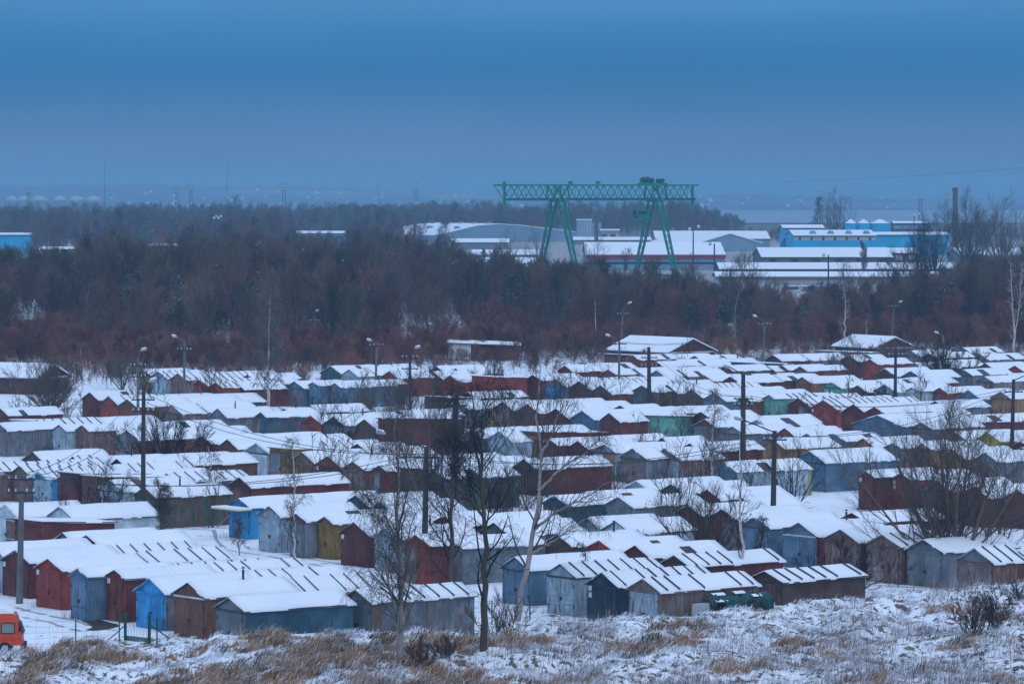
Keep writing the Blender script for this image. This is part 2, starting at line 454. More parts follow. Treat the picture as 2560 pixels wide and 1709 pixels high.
# ------------------------------------------------------------------ garages
# zone x y colour, then options: e = width of the front in zone units, L = length, h = ridge height, a = heading of the front,
# d = door colour, g = gable colour, s = side colour; words: bat (battened roof), mono (flat top), plate, P (another garage back to back)
DATA = """
B1 -75 290 lb P plate|B1 150 348 dr e=255 P plate|B1 455 428 rd e=250 P plate|B1 730 513 sb e=255 P d=sb hband|B1 1065 530 rd e=265 P s=dr plate d=rb
B1 1385 607 bl e=272 P s=gy d=bl|B1 1740 645 rr e=290 P lintel L=5.5|B1 2115 785 gy e=240 L=6.3 s=tl|B2 930 712 gy e=235 L=6.2 bat s=gy
A1 2200 905 bl L=5 e=185 P canopy h=2.5|A2 130 980 lb e=210 P|A2 385 1050 gy e=245 P barge|A2 640 1075 oc e=235 P|A2 910 1125 dr e=265 P plate|A2 1200 1180 lb e=220 P|A2 1480 1245 rd e=215 P s=dr porthole|A2 1780 1270 gy e=245 L=6.6 h=2.5
A1 1335 805 gn e=200 L=5.8 h=2.6|A1 1020 742 lb e=240 L=6|A1 -30 585 ru P bat|A1 190 607 ru e=190 P bat|A1 395 630 bl e=180 P canopy2 d=lb bat|A1 620 668 dr e=185 mono P plate|A1 850 700 rr e=200 mono P
A1 310 480 br|A1 680 522 rd bat|A1 900 527 gy P|A1 1085 545 dk P|B1 590 188 gy|B1 805 212 br|B1 260 70 dr mono L=5|A1 60 960 wh L=5|A1 560 980 wh
A1 155 185 lb e=180 mono h=2.4|A1 350 185 dr e=230 P bat plate|A1 550 232 lb e=200 P|A1 760 235 ru e=190 P|A1 950 232 lb e=195 d=ru P|A1 1170 285 gy e=215 P L=5.5 s=dr|A1 1860 335 dr e=180 P|A1 2095 365 rb e=190 s=dk P
A2 10 400 lb e=220 P d=wh|A2 225 445 oc e=200 mono h=2.5 P|A2 430 480 pk e=220 P d=or|A2 665 520 dr e=230 P g=rd plate|A2 900 570 ru e=205 P|A2 1140 605 dr e=235 P|A2 1370 625 br e=225 mono|A2 1640 650 gn e=170 L=6.4 s=gn
A1 2205 712 dr e=200 L=8 s=dr|A2 265 80 lb e=215 P d=lb|A2 510 145 rd e=190 P s=dr|A2 720 155 gy e=190 P g=dk|A2 1005 180 br e=200|A2 1420 172 dr mono e=600 L=6 h=3 a=-14|A2 50 115 tl e=110
A2 925 880 tl|A2 1150 945 tl|A2 1720 1075 dr e=160|A2 1970 1065 dr e=190|A2 2195 1130 gy|A2 940 405 br L=4|A2 1670 515 br|A2 1910 540 oc|A2 2240 290 lb e=230 P|A2 1985 270 gy e=170 P
A1 0 215 gy e=110|C1 15 1000 dr e=90|C1 830 850 dr e=150 L=6 s=dr|C1 1005 885 rd e=170 P bat|C1 1175 915 rb e=170 P|C1 1400 890 yl e=190 P d=pk|C1 1580 965 pk e=190 P|C1 1815 950 gy e=200|C1 2005 1000 gy|C1 2215 1015 or e=120 L=5
C1 1460 660 lb e=150 bat|C1 1320 640 oc e=120|C1 1640 675 ru e=150 P bat|C1 1840 735 rd e=150 P bat|C1 1985 757 rd e=130 P bat|C1 2170 755 dr e=150 L=7 s=dr|C1 2280 685 dr e=120
C2 690 610 tl e=190 P|C2 860 640 lb|C2 1020 620 tl e=200 P|C2 1230 655 rd e=160 P|C2 360 750 sb e=180 P|C2 530 755 sb e=160 P|C2 730 765 sb e=210 L=7|C2 1630 660 dr e=170|C2 1790 695 rd e=150 L=4|C2 1660 610 dk|C2 1950 850 dk e=130|C2 1840 630 dr e=120
C2 2060 930 yl e=200 h=2.4|C2 1860 925 gy|C2 2270 937 pk e=190 P|C2 1650 890 pk mono e=210 L=5|C2 510 970 dr e=70|C2 1320 1020 dk e=150|C2 2060 700 rd e=160 mono L=5
C3 150 955 dr e=190 P|C3 410 1000 dr e=230 P|C3 650 1020 sb e=215 P|C3 900 1040 dr e=180 L=4.5 s=dr|C3 1350 1065 mi mono e=420 L=5 h=2.4 a=-20|C3 1770 1095 gy e=220 P g=dr|C3 1740 1030 dr|C3 2030 1165 gy e=200|C3 2255 1100 lb e=220 L=6|C3 1385 1270 dk e=90 L=4|C3 1640 1320 dr e=90
C3 130 1205 ru mono e=230 L=7 s=dr d=or h=2.5|C3 345 1280 dr e=200 P|C3 610 1295 dr e=230 P|C3 855 1330 lb e=195 d=or P|C3 1115 1365 gy e=240 P d=ru|C3 1410 1365 gy e=270 L=7 s=ru d=lb|C3 1000 970 dr e=80|C3 1490 985 or e=140
C3 820 785 rb e=200 P|C3 620 748 dr e=200 P|C3 400 725 gy d=bl e=190 P|C3 200 690 dr e=150|C3 1005 770 ru e=180 P|C3 1200 785 gn e=175 P|C3 1430 780 gn e=190 P|C3 1655 820 br e=190 P|C3 1860 850 sb e=215 P|C3 2135 888 rr e=240 P|C4 15 875 mi e=200 s=mi P bat
C3 700 590 dr e=190 L=6 s=dr|C3 490 605 dr e=130|C3 890 640 rd e=130|C3 1125 630 lb e=190 P|C3 1330 648 gy e=150 P|C3 1530 640 gy e=180 P|C3 1150 715 dr e=120|C3 1775 695 or e=150 P|C3 2010 705 dr e=160 P|C3 2200 685 tl e=150
C3 1115 510 rb e=110 P|C3 1510 552 wh g=dr e=180 P|C3 1330 570 dr e=110|C3 1720 555 lb e=200 L=7 s=ru|C3 1960 605 ru e=140|C3 2110 575 tl mono e=200|C3 1680 515 gy e=90|C3 940 500 br mono e=190 L=4
C4 285 900 dr e=190 P s=dk bat|C4 515 920 rd e=240 P s=rd bat plate|C4 790 960 dr e=230 P|C4 985 985 dr e=150|C4 320 710 or e=190 L=7|C4 590 755 mi e=160 P|C4 830 785 br e=180 P|C4 1075 780 lb e=190 L=6|C4 1265 720 rd e=130|C4 1315 655 tl e=180 d=bl
C4 1075 632 br e=200 L=6|C4 60 690 br e=200 P|C4 135 605 rb e=150|C4 300 612 pk e=140 L=6 s=rb|C4 0 610 rb e=110|C4 940 545 rd e=130|C4 745 510 dr e=160 L=5|C4 50 505 br e=160 P|C4 310 500 gy e=170 P|C4 560 470 gy mono e=280 L=6 s=gy
C4 1320 470 gy e=160 P|C4 1480 490 dr e=140|C4 1350 580 gy e=160|C4 1560 560 br e=160|C4 1790 440 gy e=150|C4 1950 500 gy e=150|C4 2000 582 br e=190 P|C4 2270 605 rd e=220 P|C4 2200 680 gy e=110|C4 2290 700 lb mono e=200|C4 1990 705 pk e=160|C4 1800 640 gy e=150
C4 2140 842 or e=200 L=6 d=or|C4 1845 830 sb e=230 P|C4 1580 808 rd e=215 P|C4 1325 806 wh e=130 L=5|C4 1320 970 gn e=270 P|C4 1005 1060 sb e=520 L=9 h=3|C4 1540 930 gy e=80|C4 2150 1050 dr e=200 s=dr|C4 1415 1127 gy g=or e=235 L=6|C4 1850 1065 dr e=180 L=5
A4 160 262 rd e=170|A4 365 312 gy e=110|A4 625 320 gy e=60 L=4|A4 40 358 or e=240 P|A4 385 470 sb e=295 L=7 h=2.9|A4 880 355 or e=200 P|A4 1150 398 gy e=170|A4 1425 402 or e=230 d=ru|A4 1700 455 oc e=210 P|A4 2000 485 gy e=200 P|A4 1720 295 oc e=190|A4 2020 300 yl e=230 L=6 s=or|A4 2340 440 rb e=150|A4 2320 385 dr e=150
A4 905 655 dr e=265 P plate|A4 1225 672 rd e=320 P g=dr plate2|A4 1570 745 rb e=250 P|A4 1895 800 rb e=270 P|A4 2300 830 dr e=280 P plate|A4 825 1040 dr e=170
A3 1955 575 sb e=220 L=7 s=lb yedge|A3 1150 747 lb e=210 L=7|A3 1470 775 gn e=180 P|A3 1800 825 rd e=220 P|A3 2120 900 dr e=140 L=4|A3 680 850 lb e=240 P|A3 985 895 gy e=245 L=6 ribs d=gy|A3 1620 970 rd e=245 P plate|A3 1940 1010 rb e=290 P|A3 2240 1075 sb e=210 P|A3 400 885 tl e=230|A3 120 545 br e=200 L=7 s=dr
A3 700 1085 wh L=5|A3 960 1115 wh L=5 a=-50|B3 455 475 lb e=270 L=6 bat ribs d=lb|B3 835 555 dk e=285 L=6.5 bat plate2|B3 1215 610 pk e=285 L=6.4 bat ribs s=ru d=lb|B3 40 412 sb e=190 L=7|B3 1140 305 dr e=210|B3 1500 395 br e=190 L=6.5 s=dr bat|B3 810 258 rd e=210|B3 430 205 br e=180 s=br
B4 290 95 sb e=310 P d=sb lintel s=dr|B4 675 158 ru e=330 P|B4 1060 205 pk e=320 P bat|B4 1440 252 gy e=330 P|B4 1905 330 pk e=340 L=6 bat g=gy|B4 2320 352 lb e=400 L=6 bat d=lb|B3 2330 540 br e=270 L=6.2 bat a=-48 h=2.2
B4 780 5 dr e=170 L=4
"""
RNG = random.Random(7)
GAR = []
for tok in DATA.replace('\n', '|').split('|'):
    w = tok.split()
    if not w: continue
    g = dict(zone=w[0], zx=float(w[1]), zy=float(w[2]), c=w[3], a=-53.0, h=2.6 + RNG.uniform(-.13, .13), L=None, e=None, s=None, d=None, g=None, fl=set())
    for o in w[4:]:
        if '=' in o:
            k, v = o.split('='); g[k] = v if k in 'dgs' else float(v)
        else: g['fl'].add(o)
    sx, sy = px(g['zone'], g['zx'], g['zy'])
    g['sx'], g['sy'] = sx, sy
    x, y = ground(sx, sy, g['h'])
    th = R(g['a']); ax = (math.cos(th), math.sin(th)); tp = (sx - CX) / F
    if g['e']: g['w'] = g['e'] * K * y / F / (ax[0] - tp * ax[1])
    else: g['w'] = RNG.uniform(2.9, 3.3)
    if 'mono' not in g['fl']: g['w'] = min(max(g['w'], 2.5), 8.5 if g['e'] and g['e'] > 400 else 4.2)
    elif g['a'] == -53: g['w'] = min(max(g['w'], 2.6), 4.5)
    g['free'] = g['L'] is None
    if g['free']: g['L'] = RNG.uniform(5.4, 6.2)
    g['x'], g['y'], g['part'] = x, y, False
    GAR.append(g)

def rect(g, grow=0.0):
    th = R(g['a']); ax = np.array((math.cos(th), math.sin(th))); ay = np.array((-ax[1], ax[0])); o = np.array((g['x'], g['y']))
    hw = g['w'] / 2 + grow
    return np.array([o - ax * hw, o + ax * hw, o + ax * hw + ay * g['L'], o - ax * hw + ay * g['L']]), ax, ay

def overlap(g, h, grow=0.0):
    if abs(g['x'] - h['x']) + abs(g['y'] - h['y']) > 26: return 0.0
    A, a1, a2 = rect(g, grow); B, b1, b2 = rect(h, grow); best = 9e9
    for ax in (a1, a2, b1, b2):
        pa, pb = A @ ax, B @ ax
        d = min(pa.max(), pb.max()) - max(pa.min(), pb.min())
        if d <= 0: return 0.0
        best = min(best, d)
    return best

for it in range(14):                                  # neighbours must not run into each other
    hit = False
    for i in range(len(GAR)):
        for j in range(i + 1, len(GAR)):
            g, h = GAR[i], GAR[j]
            o = overlap(g, h, .04)
            if not o: continue
            hit = True
            _, ax, ay = rect(g); dv = np.array((h['x'] - g['x'], h['y'] - g['y']))
            along, across = dv @ ay, dv @ ax
            if along > abs(across) and along > 1.2: g['L'] = max(2.2, min(g['L'], along - .15)) if it < 5 else g['L'] * .9
            elif -along > abs(across) and -along > 1.2: h['L'] = max(2.2, min(h['L'], -along - .15)) if it < 5 else h['L'] * .9
            else:
                for q in (g, h): q['w'] = max(1.7, q['w'] - o * .52)
    if not hit: break
GAR = [g for i, g in enumerate(GAR) if not any(overlap(g, GAR[j]) > .35 for j in range(i))]

EXTRA = []
for g in list(GAR):                                   # the garages standing back to back with those seen from the front
    if 'P' not in g['fl'] or len(GAR) + len(EXTRA) >= 296: continue
    th = R(g['a']); ay = np.array((-math.sin(th), math.cos(th)))
    Lp = RNG.uniform(5.3, 6.0)
    for Lq in (Lp, 4.4, 3.2):
        o = np.array((g['x'], g['y'])) + ay * (g['L'] + .06 + Lq)
        q = dict(g, x=o[0], y=o[1], L=Lq, w=g['w'] - .08, a=g['a'] + 180, h=g['h'] - RNG.uniform(-.06, .2), part=True, s=None, d=None, g=None,
                 c=RNG.choice(['dr', 'gy', 'br', 'gy', 'tl', 'rb', 'lb', 'gn']), fl={'bat'} if (RNG.random() < .12 or ('bat' in g['fl'] and RNG.random() < .6) or (g['zone'] == 'B1' and RNG.random() < .7)) else set())
        if not any(overlap(q, h, .03) for h in GAR + EXTRA if h is not g): EXTRA.append(q); break
GAR += EXTRA

def batten_mesh(p0, p1, m, w=.05):
    b = MB(); b.beam(p0, p1, w, .09); me = b.mesh('batten'); me.materials.append(m); return me

def snow_mesh(hw, ov, zr, ze, L, near, rng, mono=False):
    """Snow lying on the roof: a soft uneven layer, thin at its edges."""
    nx, ny = (8, max(5, int(L / .5))) if near else (4, 4)
    us = np.linspace(-1, 1, nx + 1); vs = np.linspace(0, 1, ny + 1)
    U, Vv = np.meshgrid(us, vs); sl = (zr - ze) / hw
    X = U * (hw + ov * .94); Y = -ov * .8 + Vv * (L + ov * 1.6)
    base = (zr - (np.abs(X) * sl if not mono else (Y / L) * .25))
    edge = np.minimum(np.minimum(1 - np.abs(U), 1) * (hw / .35), np.minimum(Vv, 1 - Vv) * L / .35).clip(0, 1)
    k = rng.uniform(0, 99)
    th = .070 + .06 * (vnoise(X * 1.1 + k, Y * .8 + k, 2) - .5)
    if near: X = X + (1 - edge) * .08 * (vnoise(X * 2 + k, Y * 2.5, 6) - .5); Y = Y + (1 - edge) * .09 * (vnoise(X * 2.5 + k, Y * 2, 8) - .5)
    Z = base + .05 + th * (.45 + .55 * edge ** .5)
    top = np.stack([X, Y, Z], -1).reshape(-1, 3)
    n = nx + 1; q = []
    for j in range(ny):
        for i in range(nx): a = j * n + i; q.append((a, a + 1, a + n + 1, a + n))
    loop = [i for i in range(n)] + [j * n + nx for j in range(1, ny + 1)] + [ny * n + i for i in range(nx - 1, -1, -1)] + [j * n for j in range(ny - 1, 0, -1)]
    low = top[loop].copy(); low[:, 2] -= .085; b0 = len(top)
    for i in range(len(loop)):
        a, c = loop[i], loop[(i + 1) % len(loop)]; q.append((a, b0 + i, b0 + (i + 1) % len(loop), c))
    return np_mesh('snow', np.concatenate([top, low]), np.array(q), True)

def build_garage(g, idx):
    rng = random.Random(idx * 13 + 5)
    fl, w, L, h = g['fl'], g['w'], g['L'], g['h']
    hw = w / 2; mono = 'mono' in fl
    big = F / g['y'] > 22          # pixels of the photo per metre: what is worth building singly
    mid = F / g['y'] > 17
    ov = .14
    sl = math.tan(R(rng.uniform(20.5, 26) if not mono else 0)); sl = min(sl, .80 / hw) if not mono else 0
    ze = h - hw * sl
    root = empty('garage', (g['x'], g['y'], 0), R(g['a']))
    pm = paint(g['c']); ps = paint(g['s']) if g['s'] else pm; pg = paint(g['g']) if g['g'] else pm
    T = .06
    b = MB()                                            # shell: front, back and two sides, the sides may have another paint
    z0 = -.15
    if mono: front = [(-hw, z0), (hw, z0), (hw, h), (-hw, h)]; back = [(-hw, z0), (hw, z0), (hw, h - .25), (-hw, h - .25)]
    else: front = back = [(-hw, z0), (hw, z0), (hw, ze), (0, h), (-hw, ze)]
    b.add([(x, 0, z) for x, z in front], [tuple(range(len(front)))], 0)
    b.add([(x, L, z) for x, z in back], [tuple(range(len(back) - 1, -1, -1))], 1)
    zb = (h - .25) if mono else ze; zf = h if mono else ze
    for s_ in (-1, 1):
        x = hw * s_; vs = [(x, 0, z0), (x, L, z0), (x, L, zb), (x, 0, zf)]
        b.add(vs, [(0, 1, 2, 3) if s_ > 0 else (3, 2, 1, 0)], 1)
    b.build('wall', [pm, ps], root)
    # roof sheet with its edge boards, then the snow on it
    b = MB()
    if mono:
        b.add([(-hw - ov, -ov, h + .003), (hw + ov, -ov, h + .003), (hw + ov, L + ov, h - .247), (-hw - ov, L + ov, h - .247), (-hw - ov, -ov, h + T), (hw + ov, -ov, h + T), (hw + ov, L + ov, h - .25 + T), (-hw - ov, L + ov, h - .25 + T)],
              [(0, 3, 2, 1), (4, 5, 6, 7), (0, 1, 5, 4), (1, 2, 6, 5), (2, 3, 7, 6), (3, 0, 4, 7)])
    else:
        o = ov; prof = [(-hw - o, ze - o * sl + .003), (0, h + .003), (hw + o, ze - o * sl + .003), (hw + o, ze - o * sl + T), (0, h + T), (-hw - o, ze - o * sl + T)]
        b.prism(prof, -ov, L + ov)
    roof = b.build('roof', pm if rng.random() < .55 else MATS['tin_dark'], root)
    link('snow', snow_mesh(hw, ov, h, ze if not mono else h, L, mid, rng, mono), SNOW, roof)
    if 'bat' in fl and not mono:
        n = max(3, int(L / .78)); o = ov * .9; sd = -1 if g['part'] else 1
        me = batten_mesh((.05 * sd, 0, h + .16 - .05 * sl), (sd * (hw + o), 0, h - (hw + o) * sl + .16), MATS['batten_grey' if g['part'] else 'tin_dark'], .017 if g['part'] else .034)
        for k in range(n):
            if rng.random() < (.3 if g['part'] else .12): continue
            bo = link('batten', me, None, roof); bo.location = (0, (k + .5) / n * L, 0)
    if not mono and rng.random() < .11 and g['zone'] != 'B1' and 'bat' not in fl:      # a sheet the snow has slid off
        sd = -1 if g['part'] else 1; y0 = rng.uniform(.2, .7) * L; w_ = rng.uniform(.5, .95); xa, xb = rng.uniform(.1, .5) * hw, hw + ov
        zf_ = lambda x: h + .175 - x * sl
        b = MB(); b.add([(sd * xa, y0, zf_(xa)), (sd * xb, y0, zf_(xb)), (sd * xb, y0 + w_, zf_(xb)), (sd * xa, y0 + w_, zf_(xa)), (sd * xa, y0, zf_(xa) - .1), (sd * xb, y0, zf_(xb) - .1), (sd * xb, y0 + w_, zf_(xb) - .1), (sd * xa, y0 + w_, zf_(xa) - .1)], [(0, 1, 2, 3) if sd > 0 else (3, 2, 1, 0), (0, 4, 5, 1), (1, 5, 6, 2), (2, 6, 7, 3), (3, 7, 4, 0)])
        b.build('bare_sheet', MATS['tin_dark'] if rng.random() < .6 else paint('br'), roof)
    if not mono and rng.random() < .10 and mid:                  # stove pipe
        b = MB(); yy = rng.uniform(.3, .7) * L; b.tube((.12, yy, h - .05), (.12, yy, h + .55), .06, n=8); b.tube((.12, yy, h + .6), (.12, yy, h + .68), .12, .04, n=8); b.build('stove_pipe', MATS['iron'], roof)
    if g['part']: return root
    # the front: gable board, two door leaves, hinges, bolt
    dm = paint(g['d']) if g['d'] else pm
    dw = hw - .17; dh = (ze - .12) if not mono else h - .35
    if g['g'] and not mono:
        b = MB(); b.prism([(-hw + .03, ze + .02), (hw - .03, ze + .02), (0, h - .02)], -.035, -.004); b.build('gable', pg, root)
    if 'barge' in fl and not mono:
        for s_ in (-1, 1):
            b = MB(); b.beam((s_ * (hw + .12), -.17, ze - .07), (0, -.17, h + .0), .05, .14); b.build('barge_board', paint('dr'), root)
    b = MB(); b.box(-hw + .05, -.05, dh + .02, hw - .05, -.004, dh + .11); b.build('lintel', MATS['plate_white'] if 'lintel' in fl else (pm if rng.random() < .6 else MATS['tin_dark']), root)
    if mid or big:
        for s_ in (-1, 1):
            b = MB(); x0, x1 = (0.014, dw) if s_ > 0 else (-dw, -0.014)
            b.box(x0, -.045, .02, x1, -.004, dh); 
            leaf = b.build('door', dm if 'plate' in fl or not (rng.random() < .10) or g['zone'][0] == 'B' else paint(rng.choice(['gy', 'ru'])), root)
            if big:
                for zr_ in (dh * .30, dh - .12):
                    b = MB(); b.box(x0 + .05, -.062, zr_, x1 - .05, -.047, zr_ + .05); b.build('door_rail', paint('rb') if 'hband' in fl and zr_ < 1 else dm, leaf)
                for zz in (.22, .78):
                    b = MB(); xx = dw if s_ > 0 else -dw; b.tube((xx, -.055, dh * zz), (xx, -.055, dh * zz + .16), .025, n=6); b.build('hinge', MATS['iron'], leaf)
        if big:
            b = MB(); b.box(-.13, -.085, dh * .46, .15, -.048, dh * .46 + .07); b.box(-.05, -.10, dh * .40, .06, -.05, dh * .46 - .003); b.build('bolt', MATS['iron'], root)
    else:
        b = MB(); b.box(-dw, -.04, .02, dw, -.004, dh); b.build('door', dm, root)
    if 'plate' in fl or 'plate2' in fl:
        for k in range(2 if 'plate2' in fl else 1):
            b = MB(); b.box(-hw + .16 + .0 * k, -.068, ze - .32 - .34 * k, -hw + .42, -.05, ze - .06 - .34 * k); b.build('number_plate', MATS['plate_white'], root)
    if 'porthole' in fl:
        b = MB(); b.tube((.15, -.07, 1.05), (.15, -.05, 1.05), .16, n=12); b.build('vent_hole', MATS['iron'], root)
    if 'yedge' in fl:
        b = MB(); b.box(hw + .004, L - .22, 0, hw + .03, L, ze - .02); b.build('corner_strip', paint('yl'), root)
    # seams of the steel sheets on the side that shows
    if mid or 'ribs' in fl:
        n = max(2, int(L / (.32 if 'ribs' in fl else 1.25)))
        b = MB(); b.box(hw + .003, -.018, 0, hw + .022, .018, min(zf, zb) - .03); me = b.mesh('rib'); me.materials.append(ps)
        for k in range(1, n):
            r_ = link('rib', me, None, root); r_.location = (0, L * k / n, 0)
    if 'canopy' in fl or 'canopy2' in fl:
        b = MB(); big_c = 'canopy' in fl
        d_, s2 = (1.2, 1.1) if big_c else (.45, .8)
        if big_c: prof = [(-hw - .25, ze - .11), (hw + .25, ze - .11), (hw + .25, ze - .06), (-hw - .25, ze - .06)]
        else: prof = [(-hw - .1, ze - .2), (0, h - .25), (hw + .1, ze - .2), (hw + .1, ze - .1), (0, h - .15), (-hw - .1, ze - .1)]
        b.prism(prof, -d_, -.06); pc = b.build('canopy', paint('yl') if big_c else dm, root)
        b = MB(); b.prism([(x, z + (.13 if i >= len(prof) // 2 else (.055 if big_c else .105))) for i, (x, z) in enumerate(prof)], -d_ + .02, -.08); b.build('snow', SNOW, pc)
    return root

# ---- labels: what it looks like, and where among its likes it stands
AREAS = [(-999, 300, 'at the left edge of the yard'), (300, 600, 'around the four left lamp poles'), (600, 900, 'between left lamp poles and birches'), (900, 1230, 'among the big birches'),
         (1230, 1500, 'below the crane\'s left legs'), (1500, 1790, 'below the crane\'s right legs'), (1790, 2110, 'below the blue factory'), (2110, 2420, 'below the brick chimney'), (2420, 9999, 'at the right edge of the yard')]
ORD = ['nearest', 'second nearest', 'third nearest', 'fourth nearest', 'fifth nearest', 'sixth nearest', 'seventh nearest', 'eighth nearest', 'ninth nearest', 'tenth nearest'] + ['%dth nearest' % i for i in range(11, 60)]
LAB = {}
for g in GAR:
    g['area'] = next(t for a, b_, t in AREAS if a <= CX + g['x'] / g['y'] * F < b_)
    w_ = PAL[g['c']][2]
    if g['part']: k_ = 'snow-roofed garage turned away' + (' with battened roof' if 'bat' in g['fl'] else '')
    elif 'mono' in g['fl']: k_ = w_ + ' flat-topped garage'
    elif 'bat' in g['fl']: k_ = w_ + ' garage with battened roof'
    elif 'P' in g['fl']: k_ = w_ + ' gabled garage'
    else: k_ = w_ + ' gabled single garage' if g['L'] > 6.01 and not g['free'] else w_ + ' gabled garage'
    g['kind'] = k_
    LAB.setdefault((k_, g['area']), []).append(g)
for (k_, a_), lst in LAB.items():
    lst.sort(key=lambda g: g['y'])
    for i, g in enumerate(lst): g['label'] = ((ORD[i] + ' ') if len(lst) > 1 else 'only ') + k_ + ' ' + a_
SPECIAL = {('B1', 150.): 'dark red garage behind the front concrete pole, white plate on its front', ('B1', 455.): 'bright red garage with white plate, between dark red and steel-blue ones, front row',
           ('B1', 730.): 'steel-blue garage with a rusty band across its doors, front row left', ('B1', 1065.): 'red garage beside the bare patch of ground, left of the bright blue one',
           ('B1', 1385.): 'bright blue garage standing behind the green gate', ('B1', 1740.): 'rusty garage with white board over its door, right of the bright blue one',
           ('B1', 2115.): 'grey garage with long teal side wall at the end of the front row', ('B2', 930.): 'long grey garage with battened roof behind the front birch',
           ('A1', 2200.): 'bright blue kiosk-like garage with yellow-edged porch roof', ('A2', 640.): 'ochre garage between the grey and dark red ones', ('A2', 910.): 'dark red garage right of the ochre one, small plate under the gable',
           ('A2', 1480.): 'bright red garage with round hole behind the dark wooden pole', ('A1', 1335.): 'dark green garage with long green side, between two lamp poles',
           ('A4', 385.): 'tall steel-blue garage with long bare side wall', ('A4', 905.): 'dark red garage right of the tall steel-blue one', ('A4', 1225.): 'bright red garage with dark gable and two plates',
           ('B3', 835.): 'navy garage with white plates beside the rust-pink one', ('B3', 1215.): 'rust-pink garage with battened roof and woodpile against its side', ('B4', 290.): 'steel-blue garage with pale board over its doors and rusty red side',
           ('C4', 1005.): 'wide steel-blue double garage under a broad snowy roof', ('A2', 1420.): 'long dark red flat-topped shed behind the birches', ('C3', 1350.): 'mint green flat-topped garage behind a spreading tree'}
for i, g in enumerate(GAR):
    r_ = build_garage(g, i)
    lb = g['label'] if g['part'] else SPECIAL.get((g['zone'], g['zx']), g['label'])
    tag(r_, lb, 'garage', 'garages of the snowy garage yard')
print('garages', len(GAR))
# ------------------------------------------------------------------ the industrial yards beyond the wood
for n_, c_ in (('wall_pale', (.42, .44, .46)), ('wall_grey', (.20, .21, .23)), ('wall_blue', (.025, .42, .72)), ('wall_bluegrey', (.20, .30, .40)), ('wall_brown', (.17, .12, .11)),
               ('wall_dark', (.07, .075, .085)), ('wall_red', (.17, .04, .035)), ('trim_red', (.30, .02, .04)), ('box_blue', (.02, .15, .36)), ('box_green', (.02, .12, .11)), ('sign_orange', (.75, .33, .04)), ('column_yellow', (.6, .38, .1))):
    plain(n_, c_, .8, .12, (.15, .15, .15))

def shed(name, label, cat, x0, x1, yr, ye, yb, Y, wall, depth=None, pitch=.10, trim=None, flat=False, group=None, wins=None, rz=0.0, wy=None):
    """A long shed seen square on: x0-x1 photo columns, rows of the roof top, eave and foot, at distance Y."""
    p0 = at(x0, yb, Y); p1 = at(x1, yb, Y); w = p1.x - p0.x; eave = at(x0, ye, Y).z; foot = min(p0.z, tz(0, Y)) - .3
    # depth from where the roof top is seen: ridge height = eave + pitch * depth / 2
    if depth is None:
        q = (yr - HY) / F
        depth = min(max((H - q * Y - eave) / (pitch + q), 5.0), 45.0)
    zr = eave + pitch * depth
    root = empty(name, ((p0.x + p1.x) / 2, Y, 0), rz); hw = w / 2
    b = MB(); b.box(-hw, 0, foot, hw, depth * 2, eave - .003)
    b.add([(-hw + .002, .01, eave), (-hw + .002, depth, zr - .02), (-hw + .002, 2 * depth - .01, eave)], [(0, 2, 1)]); b.add([(hw - .002, .01, eave), (hw - .002, depth, zr - .02), (hw - .002, 2 * depth - .01, eave)], [(0, 1, 2)])
    b.build('wall', MATS[wall], root)
    b = MB(); b.add([(y, z) and (x, y, z) for x in (-hw - .3, hw + .3) for y, z in ((-.5, eave - .05), (depth, zr), (2 * depth + .5, eave - .05), (2 * depth + .5, eave + .15), (depth, zr + .2), (-.5, eave + .15))],
                   [(5, 4, 3, 2, 1, 0), (6, 7, 8, 9, 10, 11)] + [(i, (i + 1) % 6, 6 + (i + 1) % 6, 6 + i) for i in range(6)])
    rf = b.build('roof', MATS['tin_dark'], root)
    b = MB(); b.add([(x, y, z) for x in (-hw - .25, hw + .25) for y, z in ((-.45, eave + .16), (depth, zr + .21), (2 * depth + .45, eave + .16), (2 * depth + .4, eave + .3), (depth, zr + .36), (-.4, eave + .3))],
                   [(5, 4, 3, 2, 1, 0), (6, 7, 8, 9, 10, 11)] + [(i, (i + 1) % 6, 6 + (i + 1) % 6, 6 + i) for i in range(6)])
    b.build('snow', SNOW, rf)
    if trim:
        h_ = (yb - ye) * Y / F
        b = MB(); b.box(-hw - .32, -.62, eave - trim[1], hw + .32, -.52, eave + .1); b.build('fascia', MATS[trim[0]], root)
    if wins:
        n, wz0, wz1, ww = wins[:4]; mt = wins[4] if len(wins) > 4 else 'glass_dark'
        z1 = H - (wz0 - HY) / F * Y; z0 = H - (wz1 - HY) / F * Y
        b = MB(); b.box(-ww / 2, -.08, z0, ww / 2, -.004, z1); me = b.mesh('window'); me.materials.append(MATS[mt])
        for k in range(n):
            o = link('window', me, None, root); o.location = (-hw + w * (k + .5) / n, 0, 0)
    tag(root, label, cat, group); return root

